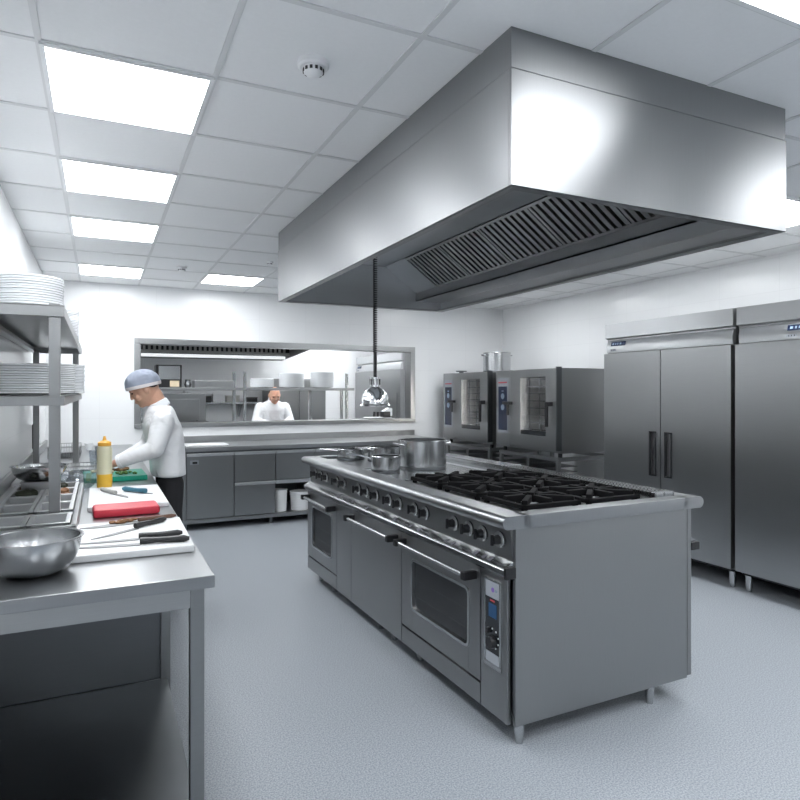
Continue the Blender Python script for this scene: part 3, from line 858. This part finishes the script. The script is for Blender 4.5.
# pan rail with gastronorm pans --------------------------------------------
def pan_rail():
    x0, x1, y0, y1 = -.44, -.085, 2.86, 4.20
    fr = MB(); zt = PT+.062
    fr.box(x0, x0+.015, y0, y1, PT+.001, zt, .002); fr.box(x1-.022, x1, y0, y1, PT+.001, zt, .003)
    fr.box(x0, x1, y0, y0+.03, PT+.001, zt, .003); fr.box(x0, x1, y1-.02, y1, PT+.001, zt, .003)
    r = tag(fr.build('pan_rail', 'steel_top'), 'raised stainless rail holding food pans on the prep table', 'rail')
    n = 5; w_ = (x1-.022-x0-.015)/2; ly = (y1-y0-.05-.075)/n; dv = y0+.03+ly
    fb = MB().box(x0+.015, x1-.022, dv, dv+.075, PT+.001, PT+.062, .002).build('divider', 'steel_top', r)
    names = ['nearest row, left pan', 'nearest row, right pan', 'second row, left pan', 'second row, right pan', 'third row, left pan', 'third row, right pan', 'fourth row, left pan', 'fourth row, right pan', 'farthest row, left pan', 'farthest row, right pan']
    for j in range(n):
        for i in range(2):
            a = x0+.015+i*w_+.002; b = a+w_-.004; c = y0+.03+j*ly+.002+(.075 if j else 0); d = c+ly-.004
            # skip where the posts of the shelf unit pass
            rr = thing('food_pan', 'stainless food pan in the rail, '+names[j*2+i], 'pan', ((a+b)/2, (c+d)/2, PT+.002), 0, 'food pans in the rail')
            hw, hl = (b-a)/2, (d-c)/2; h = .066; t = .002; e = .016
            p = MB()
            p.box(-hw+e, hw-e, -hl+e, hl-e, 0, t)
            for q in ((-hw+e, -hw+e+t, -hl+e, hl-e), (hw-e-t, hw-e, -hl+e, hl-e), (-hw+e, hw-e, -hl+e, -hl+e+t), (-hw+e, hw-e, hl-e-t, hl-e)):
                p.box(*q, 0, h)
            for q in ((-hw, -hw+e, -hl, hl), (hw-e, hw, -hl, hl), (-hw+e, hw-e, -hl, -hl+e), (-hw+e, hw-e, hl-e, hl)):
                p.box(*q, h-.001, h+.003, .001)
            p.build('pan', 'steel_pan', rr)
            if j >= 3:
                m = 'food_dark' if (i+j) % 2 else 'food_brown'
                fo = MB()
                for q in range(22):
                    fo.ell((random.uniform(-hw+.04, hw-.04), random.uniform(-hl+.045, hl-.045), .045+random.uniform(-.015, .015)), (.024, .02, .016), 8)
                o = fo.build('food', m); o.location = ((a+b)/2, (c+d)/2, PT+.008)
                tag(o, ('dark leafy' if m == 'food_dark' else 'brown diced')+' food heaped in the pan of the '+names[j*2+i].replace(' pan', ''), 'food', None, 'stuff')
pan_rail()

# bowls ----------------------------------------------------------------------
def bowl(x, y, z, rad, h, label, mat='steel_polished', base=.5, name='mixing_bowl', group='bowls'):
    o = []
    for k in range(9):
        u = k/8; o.append((rad*(base+(1-base)*math.sin(u*PI/2)), h*(1-math.cos(u*PI/2))**.9))
    o = [(0, 0)]+o+[(rad+.008, h+.001), (rad+.008, h+.004), (rad-.001, h+.004)]
    i_ = [(rr-.003, zz+.003) for rr, zz in o[9:0:-1]]+[(0, .003)]
    m = MB().lathe(o+i_, seg=64).build(name, mat)
    m.location = (x, y, z)
    return tag(m, label, 'bowl', group)
bowl(-.195, 2.41, PT, .140, .115, 'large shiny steel mixing bowl at the near left of the prep table')
bowl(-.30, 4.0, PT+.115, .135, .075, 'shallow steel bowl resting behind the shelf post over the food pans', base=.45)
bowl(-.12, 4.40, PT, .12, .10, 'clear plastic bowl behind the food pans on the prep table', mat='clear_plastic')
# small rack that carries the shallow bowl
rk = MB(); rk.box(-.38, -.22, 3.92, 3.93, PT+.071, PT+.111); rk.box(-.38, -.22, 4.07, 4.08, PT+.071, PT+.111); rk.box(-.385, -.215, 3.915, 4.085, PT+.109, PT+.114)
tag(rk.build('wire_trivet', 'steel'), 'low steel trivet under the shallow bowl on the food pans', 'trivet')

# cutting boards ---------------------------------------------------------------
def board(name, x0, x1, y0, y1, z0, z1, rz, mat, label, bev=.006):
    cx_, cy = (x0+x1)/2, (y0+y1)/2
    o = MB().box(x0-cx_, x1-cx_, y0-cy, y1-cy, 0, z1-z0, bev).build(name, mat)
    place(o, (cx_, cy, z0), rz)
    return tag(o, label, 'cutting board', 'cutting boards')
ZB = PT+.0265
board('cutting_board', -.105, .328, 2.47, 3.06, PT, ZB, math.radians(-1), 'board_white', 'large white cutting board with knives nearest the table corner')
board('cutting_board', -.055, .328, 3.50, 4.20, PT, PT+.025, 0, 'board_white', 'white cutting board behind the red board, carrying two small knives')
board('cutting_board', -.03, .268, 3.31, 3.485, PT, PT+.042, math.radians(2), 'red_plastic', 'thick red board between the two white cutting boards', .014)
board('cutting_board', -.10, .29, 4.62, 5.02, PT, PT+.035, math.radians(2), 'green_plastic', 'green cutting board in front of the chef')

# knives ------------------------------------------------------------------------
def knife(tip, end, z, blade_w, label, hmat='black_plastic', bmat='steel_blade', ratio=.58, name='knife', hr=.012, cat='knife'):
    tip, end = Vector((*tip, 0)), Vector((*end, 0)); L = (end-tip).length; a = math.atan2(end.y-tip.y, end.x-tip.x)
    r = thing(name, label, cat, (tip.x, tip.y, z), a, 'knives on the boards')
    B = L*ratio; w = blade_w
    outline = [(0, 0), (B*.12, -w*.38), (B*.35, -w*.62), (B*.7, -w*.68), (B*.985, -w*.68), (B, -w*.3), (B, w*.32), (B*.5, w*.25), (B*.15, w*.1)]
    MB().prism(outline, 'z', .0005, .0028).build('blade', bmat, r)
    h = MB(); H_ = L-B
    h.tube([(B-.005, 0, hr), (B+.012, 0, hr), (B+H_*.3, .001, hr), (B+H_*.6, -.001, hr*.95), (B+H_*.88, -.002, hr), (L, -.004, hr*.98)], [hr*.95, hr*1.0, hr*.82, hr*.9, hr*1.05, hr*.55], 12)
    h.build('handle', hmat, r)
    return r
knife((-.03, 2.72), (.262, 2.97), ZB, .030, 'long knife with black handle, farthest of the three on the near board')
knife((-.075, 2.66), (.300, 2.655), ZB, .034, 'knife with black handle, middle of the three on the near board')
knife((-.09, 2.60), (.312, 2.535), ZB, .036, 'knife with black handle, nearest of the three on the near board', hr=.013)
knife((-.075, 2.955), (.315, 3.052), ZB, .06, 'broad chopping knife with brown handle at the far edge of the near board', hmat='brown_wood', ratio=.60, bmat='steel_blade', hr=.009)
knife((.14, 3.72), (.005, 4.06), PT+.025, .03, 'small knife with grey handle on the second white board', hmat='cardboard_grey', ratio=.45)
knife((.27, 3.80), (.12, 3.99), PT+.025, .022, 'small utensil with teal handle on the second white board', hmat='teal_plastic', ratio=.25, hr=.015, bmat='steel_dark')
fd = MB()
for q in range(16): fd.ell((random.uniform(-.05, .05), random.uniform(-.02, .02), .006+random.uniform(0, .008)), (.014, .008, .006), 8)
o = fd.build('herb_scraps', 'food_brown'); o.location = (.10, 3.012, ZB); tag(o, 'brown herb scraps on the brown handled knife', 'food', None, 'stuff')

# squeeze bottle -------------------------------------------------------------------
b = thing('squeeze_bottle', 'tall squeeze bottle half full of yellow sauce beside the second white board', 'bottle', (.028, 4.255, PT))
MB().lathe([(0, .002), (.0400, .002), (.0405, .10), (0, .10)], seg=32).build('sauce', 'sauce', b)
MB().lathe([(.038, 0), (.043, .004), (.043, .255), (.036, .268), (.030, .272), (0, .272)], seg=32).build('bottle_body', 'cream_plastic', b)
bpy.data.objects['sauce'].scale = (1.08, 1.08, 1)
MB().lathe([(.0, .272), (.038, .272), (.038, .292), (.024, .300), (.012, .304), (.006, .33), (0, .33)], seg=32).build('cap', 'cap_orange', b)

# things at the far part of the prep table -------------------------------------------
def heap(x, y, z, n, sx, sy, mat, label, name='food_pile', s=.018):
    m = MB()
    for q in range(n):
        m.ell((random.uniform(-sx, sx), random.uniform(-sy, sy), s*.5+random.uniform(0, s*.7)), (s*random.uniform(.7, 1.2), s*random.uniform(.6, 1), s*.6), 8)
    o = m.build(name, mat); o.location = (x, y, z)
    tag(o, label, 'food', None, 'stuff')
heap(.02, 4.78, PT+.035, 14, .06, .05, 'food_cream', 'pale chopped food on the green board under the chef hands')
heap(.14, 4.90, PT+.035, 12, .05, .04, 'food_brown', 'brown chopped food on the green board')
heap(.17, 4.72, PT+.035, 14, .06, .03, 'food_green', 'green herb leaves on the near edge of the green board', s=.012)
def cup(x, y, z, rad, h, mat, label, group, name='cup'):
    o = MB().lathe([(0, 0), (rad*.75, 0), (rad, h), (rad-.003, h), (rad*.75-.003, .004), (0, .004)], seg=28).build(name, mat)
    o.location = (x, y, z); tag(o, label, 'cup', group)
for (x, y, lab) in ((-.22, 7.2, 'small white cup on the far table behind the plate shelf posts'), (-.10, 7.25, 'white cup right of its twin at the far end of the prep table')):
    cup(x, y, PT+.001, .04, .07, 'ceramic', lab, 'cups at the far end')
for (x, y, lab) in ((-.04, 5.75, 'clear drinking glass, left one behind the squeeze bottle'), (.06, 5.9, 'clear drinking glass, right one behind the squeeze bottle'), (.0, 6.15, 'clear drinking glass, farthest behind the squeeze bottle')):
    cup(x, y, PT+.001, .04, .12, 'clear_plastic', lab, 'drinking glasses', 'drinking_glass')
def crate(x0, x1, y0, y1, z0, h, label, mat='steel', name='wire_basket'):
    r = thing(name, label, 'basket', ((x0+x1)/2, (y0+y1)/2, z0)); w_, l = (x1-x0)/2, (y1-y0)/2
    m = MB(); t = .006
    for z in (0.004, h*.5, h):
        m.box(-w_, w_, -l, -l+t, z-.003, z+.003); m.box(-w_, w_, l-t, l, z-.003, z+.003)
        m.box(-w_, -w_+t, -l, l, z-.003, z+.003); m.box(w_-t, w_, -l, l, z-.003, z+.003)
    n = 12
    for k in range(n+1):
        x = -w_+(2*w_-.003)*k/n; y = -l+(2*l-.003)*k/n
        m.box(x, x+.003, -l, -l+.003, 0.002, h); m.box(x, x+.003, l-.003, l, 0.002, h); m.box(x, x+.003, -l, l, .002, .005)
        m.box(-w_, -w_+.003, y, y+.003, .002, h); m.box(w_-.003, w_, y, y+.003, .002, h)
    m.build('wire_frame', mat, r)
    MB().box(-w_+.008, w_-.008, -l+.008, l-.008, .006, h*.55, .004).build('tray', 'steel_polished', r)
crate(-.42, -.16, 6.45, 6.95, PT, .10, 'steel wire basket with tray on the far prep table')
crate(-.30, .02, 5.2, 5.5, PT, .05, 'low steel basket on the prep table left of the chef hands')
o = MB().box(-.5, -.2, 4.62, 5.1, PT+.0005, PT+.03, .008).build('serving_tray', 'white_plastic'); tag(o, 'white plastic tray between the shallow bowl and the green board', 'tray')
k = thing('wall_phone', 'slim black handset mounted on the left wall above the prep table', 'phone', (X0, 6.35, 1.0))
MB().box(.001, .03, -.025, .025, 0, .22, .008).build('cradle', 'black_plastic', k)
MB().box(.03, .05, -.02, .02, .01, .21, .008).build('handset', 'black_plastic', k)

# ------------------------------------------------------------------ second kitchen beyond the pass
def second_kitchen():
    # worktop behind the pass
    r = thing('pass_counter', 'stainless counter in the second kitchen behind the serving hatch', 'counter', (.1, 8.03, 0))
    MB().box(0, 3.9, 0, .62, .86, .90, .003).build('worktop', 'steel_top', r)
    MB().box(.02, 3.88, .04, .60, .10, .86, .003).build('body', 'steel_counter', r)
    for x in (.1, 1.9, 3.8): MB().cyl((x, .1, 0), (x, .1, .1), .02).build('foot', 'steel', r)
    for x in (.1, 1.9, 3.8): MB().cyl((x, .5, 0), (x, .5, .1), .02).build('foot', 'steel', r)
    # gantry
    r = thing('serving_gantry', 'long stainless shelf on posts seen through the serving hatch', 'shelf', (.42, 8.18, .90))
    MB().box(0, 2.76, -.05, .33, .62, .655, .003).build('shelf', 'steel', r)
    for x in (.02, 1.14, 1.25, 2.16, 2.57, 2.70):
        MB().box(x, x+.035, -.02 if x in (1.25, 2.57) else .12, .015 if x in (1.25, 2.57) else .155, 0.001, .62 if x not in (1.14, 1.25, 2.70) else .86, .002).build('post', 'steel_polished', r)
    zg = .90+.655
    stack(1.945, 8.32, zg, 9, .155, 'on the hatch gantry, lowest and leftmost', .0125)
    stack(2.345, 8.32, zg, 13, .17, 'on the hatch gantry, middle', .0145)
    stack(2.78, 8.34, zg, 15, .16, 'on the hatch gantry, rightmost and tallest', .0140)
    # items on gantry left
    b = thing('counter_oven', 'small black framed counter oven on the left of the hatch gantry', 'oven', (.62, 8.2, zg))
    MB().box(0, .30, .0, .24, 0, .28, .006).build('body', 'black_plastic', b)
    MB().box(.03, .28, -.008, .0, .10, .265, .003).build('door', 'steel_polished', b)
    MB().box(.16, .27, -.010, .0, .01, .085, .003).build('tray', 'food_cream', b)
    j = MB().lathe([(0, 0), (.03, 0), (.045, .04), (.03, .08), (.034, .1), (0, .1)], (0, 0, 0), 20).build('jug', 'steel_dark'); j.location = (1.0, 8.28, zg)
    tag(j, 'small dark steel jug right of the black framed oven on the gantry', 'jug')
    cv = MB(); cv.box(1.07, 1.56, 8.2, 8.42, zg, zg+.09, .006); o = cv.build('steel_tray', 'steel'); tag(o, 'long low steel tray on the hatch gantry', 'tray')
    # wall shelf with tubs
    s = thing('wall_shelf', 'stainless wall shelf seen low through the serving hatch', 'shelf', (1.25, YF-.32, 1.30))
    MB().box(0, 1.35, 0, .318, 0, .03, .003).build('board', 'steel_polished', s)
    for x in (.1, .9, 1.2): MB().prism([(.30, 0), (.30, -.22), (.27, -.22), (.05, -.015), (.05, 0)], 'x', x, x+.02).build('bracket', 'steel', s)
    MB().box(.0, .03, .29, .318, .03, .26).build('rail_post', 'steel', s)
    for i, (x, w_, h, m, lab) in enumerate(((1.40, .20, .15, 'clear_plastic', 'clear tub, leftmost on the far wall shelf'), (1.62, .10, .09, 'black_plastic', 'black tub beside the clear tub on the far wall shelf'),
                                 (1.78, .18, .13, 'white_plastic', 'white tub on the far wall shelf'), (2.02, .22, .10, 'cardboard_grey', 'grey tub on the far wall shelf'), (2.33, .2, .07, 'black_plastic', 'low black tub at the right of the far wall shelf'))):
        t_ = thing('storage_tub', lab, 'tub', (x, YF-.2, 1.33), 0, 'tubs on the far wall shelf')
        MB().box(-w_/2, w_/2, -.07, .07, 0.0005, h, .01).build('tub', m, t_)
        MB().box(-w_/2-.004, w_/2+.004, -.074, .074, h, h+.012, .003).build('lid', 'white_plastic' if m == 'clear_plastic' else m, t_)
    # hood of second kitchen
    r = thing('extractor_hood', 'extractor hood of the second kitchen seen through the top of the serving hatch', 'extractor hood', (-.2, 8.75, 2.03))
    W, D, Hh = 3.0, 1.8, H-2.03-.001
    m = MB(); T = .015
    m.box(0, W, 0, T, .10, Hh); m.box(0, W, D-T, D, 0, Hh); m.box(0, T, T, D-T, 0, Hh)
    m.prism([(0, .10), (D, 0), (D, Hh), (0, Hh)], 'x', W-T, W)
    m.build('canopy', 'steel_hood', r)
    MB().box(T, W-T, T, D-T, .40, .41).build('inner_ceiling', 'steel_dark', r)
    fb = MB(); yb, zt_, yt, zb_ = 1.25, .36, 1.05, .10
    MB().prism([(1.27, .36), (1.27, .09), (1.3, .09), (1.3, .36)], 'x', T, W-T).build('filter_backing', 'black_gap', r)
    for k in range(40):
        x = .05+(W-.1)*k/40
        fb.box(x, x+.035, 1.24, 1.27, .09, .30)
    fb.box(T, W-T, 1.235, 1.27, .06, .10); fb.box(T, W-T, 1.235, 1.27, .30, .36)
    fb.build('grease_filter', 'filter_steel', r)
    MB().box(T, W-T, 1.3, D-T, .06, .07).build('lower_panel', 'steel_polished', r)
    MB().box(.05, W-.1, 1.20, 1.23, -.005, .04, .004).build('added_glow_strip', 'hood_added_glow', r)  # glowing strip added to imitate a bright band under the hood
    # big grey cabinet oven left
    r = thing('cabinet_oven', 'tall grey steel cabinet oven on the left behind the hatch gantry', 'oven', (.75, 9.3, 0))
    MB().box(0, .62, 0, .7, .10, 1.48, .006).build('body', 'steel', r)
    MB().box(.03, .53, -.02, 0, .16, 1.40, .004).build('door', 'steel_fridge', r)
    MB().box(.48, .50, -.06, -.03, .6, 1.1, .004).build('handle', 'black_plastic', r)
    for x in (.06, .56):
        for y in (.06, .64): MB().cyl((x, y, 0), (x, y, .1), .02).build('foot', 'steel', r)
    r = thing('countertop_griddle', 'countertop griddle with black front edge in the second kitchen', 'griddle', (.86, 8.18, .90))
    MB().box(0, .38, 0, .32, .02, .20, .004).build('body', 'steel', r)
    MB().box(-.01, .40, -.015, .34, .20, .225, .004).build('plate', 'black_plastic', r)
    for x in (.04, .34):
        for y in (.04, .28): MB().cyl((x, y, 0), (x, y, .02), .015).build('foot', 'black_plastic', r)
    # stainless cupboard behind plates
    r = thing('tall_cupboard', 'dark steel cupboard behind the second chef', 'cupboard', (2.55, 10.3, 0))
    MB().box(0, .95, 0, .6, .1, 1.72, .005).build('body', 'steel_counter', r)
    for a, b_ in ((.01, .47), (.48, .94)):
        o = MB().box(a, b_, -.02, 0, .12, 1.70, .003).build('door', 'steel_counter', r)
        MB().box(a+.2, a+.22, -.05, -.02, .8, 1.1, .003).build('handle', 'steel_polished', o)
    for x in (.06, .88):
        for y in (.06, .54): MB().cyl((x, y, 0), (x, y, .1), .02).build('foot', 'steel', r)
    # fridge on the right
    r = fridge(10.9, 8.95, 2, 'steel upright fridge in the second kitchen seen right of the heat lamp', 4.3, 2.06+.08, 5.1)
    # pass items on sill
    d = MB().lathe([(0, .004), (.12, .004), (.20, .014), (.20, .018), (.12, .009), (0, .009)], seg=40).build('serving_platter', 'ceramic'); d.location = (3.47, 7.99, WZ0+.052)
    tag(d, 'flat white platter on the right end of the hatch sill', 'platter')
    o = thing('order_printer', 'small black and white order printer on the platter at the hatch', 'printer', (3.60, 8.0, WZ0+.062))
    MB().box(-.07, .05, -.05, .05, .006, .09, .012).build('body', 'black_plastic', o)
    MB().prism([(-.05, .09), (.06, .02), (.075, .03), (.075, .13), (.03, .14)], 'y', -.045, .045).build('cover', 'ceramic', o)
    o = thing('order_spike', 'thin upright metal order spike right of the platter', 'spike', (3.76, 7.98, WZ0+.051))
    MB().cyl((0, 0, 0), (0, 0, .01), .035).build('base', 'steel_dark', o)
    MB().cyl((0, 0, .01), (0, 0, .36), .004, seg=8).build('rod', 'steel_dark', o)
second_kitchen()

# ------------------------------------------------------------------ people
def remesh(o, vs, smooth=3):
    o.modifiers.clear()
    m = o.modifiers.new('fuse', 'REMESH'); m.mode = 'VOXEL'; m.voxel_size = vs; m.use_smooth_shade = True
    s = o.modifiers.new('soften', 'SMOOTH'); s.factor = .5; s.iterations = smooth
    return o

def hand(mb, wrist, dirv, palm_n, side, curl=.5):
    """palm with five bent fingers; dirv along fingers, palm_n faces out of the palm, side = +1/-1 thumb side"""
    d = Vector(dirv).normalized(); n = Vector(palm_n).normalized(); n = (n-d*n.dot(d)).normalized(); u = d.cross(n)*side
    w = Vector(wrist)
    for k in range(4):
        off = u*(.030-.020*k)
        a = w+u*(.014-.010*k)+d*.01; b = w+off+d*.085
        mb.limb(a, b, .014, .0115, 10)
        L = (.072, .080, .074, .058)[k]
        p1 = b+(d*math.cos(curl*.5)+n*math.sin(curl*.5)).normalized()*L*.45
        p2 = p1+(d*math.cos(curl*1.3)+n*math.sin(curl*1.3)).normalized()*L*.32
        p3 = p2+(d*math.cos(curl*2.0)+n*math.sin(curl*2.0)).normalized()*L*.23
        mb.limb(b, p1, .0100, .0090, 10); mb.limb(p1, p2, .0090, .0082, 10); mb.limb(p2, p3, .0082, .0070, 10)
    t0 = w+u*.018+d*.025; t1 = t0+(u*.75+d*.6+n*.3).normalized()*.042; t2 = t1+(u*.2+d*.9+n*.5).normalized()*.032
    mb.limb(t0, t1, .015, .011, 10); mb.limb(t1, t2, .011, .0085, 10)

def person(label, loc, rz, head, tilt, neck, sh, hip, elbows, wrists, hdir, hem, net, sk, legs, group=None):
    """local frame: faces +x, left side +y"""
    r = thing('person', label, 'person', loc, rz)
    HX, HZ = head
    R = Matrix.Rotation(tilt, 3, 'Y')
    hc = Vector((HX, 0, HZ))
    def hp(x, y, z): return hc+R @ Vector((x, y, z))
    R3 = R
    b = MB()
    b.ell(hc, (.098, .078, .115), 22, R3)
    b.ell(hp(.025, 0, -.055), (.068, .058, .068), 18, R3)
    b.ell(hp(.062, 0, -.095), (.026, .030, .022), 12, R3)           # chin
    b.limb(hp(.092, 0, .010), hp(.104, 0, -.026), .009, .0125, 10)     # nose
    for s in (-1, 1):
        b.ell(hp(.084, s*.032, .022), (.018, .026, .010), 10, R3)      # brow
        b.ell(hp(.066, s*.042, -.035), (.026, .024, .024), 10, R3)     # cheek
        b.ell(hp(-.005, s*.080, -.012), (.018, .010, .030), 10, R3)    # ear
        b.ell(hp(.100, s*.012, -.031), (.008, .008, .006), 8, R3)
    b.ell(hp(.092, 0, -.062), (.011, .024, .006), 10, R3); b.ell(hp(.089, 0, -.073), (.011, .021, .006), 10, R3)
    shc = Vector((sh[0], 0, sh[1])); hpc = Vector((hip[0], 0, hip[1]))
    b.limb(hp(-.035, 0, -.07), shc+Vector((-.01, 0, .045)), .058, .062, 16)
    mid = (shc+hpc)/2
    b.loft([((hpc.x, 0, hpc.z-.06), .070, .13), ((hpc.x, 0, hpc.z), .078, .14), ((hpc.x*.6+shc.x*.4, 0, hpc.z*.6+shc.z*.4), .085, .13), ((hpc.x*.3+shc.x*.7-.01, 0, hpc.z*.3+shc.z*.7), .092, .15), ((shc.x-.012, 0, shc.z-.02), .075, .14), ((shc.x-.01, 0, shc.z+.04), .05, .08)])
    S = [Vector((sh[0]-.005, s*.178, sh[1]-.035)) for s in (1, -1)]
    for i in range(2):
        E, Wr = Vector(elbows[i]), Vector(wrists[i])
        b.limb(S[i], E, .050, .040); b.limb(E, Wr, .038, .026)
        hand(b, Wr, hdir[i], (0, 0, -1), 1 if i == 0 else -1, .55)
    ankles = []
    for i, s in enumerate((1, -1)):
        K = Vector((hip[0]+.02+legs[i], s*.10, .48)); A = Vector((hip[0]-.01+legs[i], s*.105, .08))
        b.limb((hip[0]-.005, s*.085, hip[1]-.07), K, .068, .052); b.limb(K, A, .055, .038)
        b.limb(A+Vector((0, 0, -.02)), A+Vector((.13, 0, -.045)), .034, .028); ankles.append(A)
    remesh(b.build('body', sk, r), .0065, 2)
    # eyes
    for s in (-1, 1):
        MB().ell(hp(.0875, s*.032, .004), (.008, .012, .006), 10, R3).build('eye', 'eye_dark', r)
    # hair: short, at nape and sides
    h = MB(); h.ell(hp(-.028, 0, .022), (.078, .0785, .086), 18, R3); remesh(h.build('hair', 'hair_dark', r), .008, 1)
    # hairnet
    if net:
        c = MB()
        prof = []
        for k in range(11):
            a = PI/2*k/10; prof.append((math.cos(a), math.sin(a)))
        M = Matrix.Translation(hp(-.010, 0, .040)) @ R.to_4x4() @ Matrix.Rotation(math.radians(-14), 4, 'Y') @ Matrix.Diagonal((.120, .096, .096, 1))
        c.lathe([(.9, -.28), (1.02, -.12)]+prof+[(0, 1)], seg=36)
        c.build('hair_net', net, r, M=M)
        bd = MB(); bd.lathe([(.96, -.36), (1.0, -.34), (1.02, -.12), (.97, -.12)], seg=36); bd.build('net_band', 'net_band', r, M=M)
    # trousers
    t = MB()
    t.loft([((hip[0]-.01, 0, hip[1]-.14), .088, .165), ((hip[0]-.005, 0, hip[1]-.02), .092, .175), ((hip[0], 0, hip[1]+.05), .10, .165)])
    for i, s in enumerate((1, -1)):
        A = ankles[i]; K = Vector((A.x+.03, s*.10, .48))
        t.limb((hip[0]-.01, s*.09, hip[1]-.08), K, .090, .074); t.limb(K, (A.x, A.y, .13), .073, .058)
    remesh(t.build('trousers', 'trouser_black', r), .012, 3)
    for A in ankles:
        s_ = MB(); s_.ell((A.x-.01, A.y, .045), (.06, .045, .045)); s_.ell((A.x+.09, A.y, .038), (.09, .048, .036)); s_.box(A.x-.06, A.x+.17, A.y-.04, A.y+.04, 0.001, .02, .008)
        remesh(s_.build('shoe', 'trouser_black', r), .007, 1)
    # coat
    c = MB()
    hx = hip[0]
    def lx(u): return hpc.x+(shc.x-hpc.x)*u-.012*math.sin(PI*u)
    def lz(u): return hpc.z+(shc.z-hpc.z)*u
    c.loft([((hx-.005, 0, hem), .118, .195), ((hx, 0, hip[1]), .120, .192), ((lx(.25), 0, lz(.25)), .124, .182), ((lx(.45), 0, lz(.45)), .128, .182), ((lx(.65), 0, lz(.65)), .134, .190),
            ((lx(.82), 0, lz(.82)), .132, .198), ((shc.x-.010, 0, shc.z-.03), .118, .192), ((shc.x-.008, 0, shc.z+.035), .095, .145), ((shc.x-.008, 0, shc.z+.068), .072, .085)])
    for i in range(2):
        E, Wr = Vector(elbows[i]), Vector(wrists[i])
        cuff = E+(Wr-E)*.90
        c.limb(S[i]+Vector((-.005, 0, .0)), E, .078, .061, 16); c.cyl(E, cuff, .060, .045, 16); c.ell(E, (.062,)*3)
        # drape under the upper arm
        c.limb(E+Vector((0, 0, -.012)), E+(cuff-E)*.7+Vector((0, 0, -.010)), .052, .040, 12)
    remesh(c.build('chef_coat', 'coat_white', r), .009, 6)
    col = MB(); nb = hp(-.035, 0, -.07)
    q = shc+Vector((-.012, 0, .05)); dvec = (nb-q).normalized()
    col.tube([q, q+dvec*.055], [.074, .066], 24); remesh(col.build('collar', 'coat_white', r), .008, 2)
    for i in range(2):
        E, Wr = Vector(elbows[i]), Vector(wrists[i]); a = E+(Wr-E)*.84; b_ = E+(Wr-E)*.92
        MB().cyl(a, b_, .0485, .0475, 20).build('cuff', 'coat_white', r)
    return r

# chef at the prep table (faces the left wall): local +x = world -x
person('chef in white coat and blue hairnet bending over the prep table', (.440, 4.80, 0), PI,
       (.155, 1.525), math.radians(28), None, (.055, 1.335), (-.005, .93),
       [(.10, .235, 1.115), (.12, -.22, 1.10)], [(.345, .145, 1.02), (.33, -.09, 1.0)], [(.75, -.35, -.40), (.75, .35, -.42)],
       .905, 'net_blue', 'skin', (-.02, -.06))
# second chef (faces the pass)
person('chef in white coat behind the serving hatch gantry, hands joined in front', (2.25, 9.0, 0), -PI/2,
       (.13, 1.46), math.radians(24), None, (.03, 1.31), (-.04, .92),
       [(.06, .25, 1.08), (.06, -.25, 1.08)], [(.26, .10, 1.06), (.26, -.10, 1.06)], [(.6, -.7, -.1), (.6, .7, -.1)],
       .80, None, 'skin', (0, 0))

# ------------------------------------------------------------------ camera and world
cam = bpy.data.cameras.new('camera'); co = bpy.data.objects.new('camera', cam); C.objects.link(co)
co.location = (0, 0, 1.5); co.rotation_euler = (PI/2, 0, -math.radians(25.5))
cam.sensor_width = 36; cam.lens = 36*630/800; cam.shift_y = -8/800; cam.clip_start = .05
bpy.context.scene.camera = co
wd = bpy.data.worlds.new('world'); bpy.context.scene.world = wd; wd.use_nodes = True
wd.node_tree.nodes['Background'].inputs[0].default_value = (.8, .85, .9, 1); wd.node_tree.nodes['Background'].inputs[1].default_value = .3
vs = bpy.context.scene.view_settings
vs.view_transform = 'Standard'; vs.look = 'None'; vs.gamma = 1; vs.exposure = 1.45; vs.use_curve_mapping = False
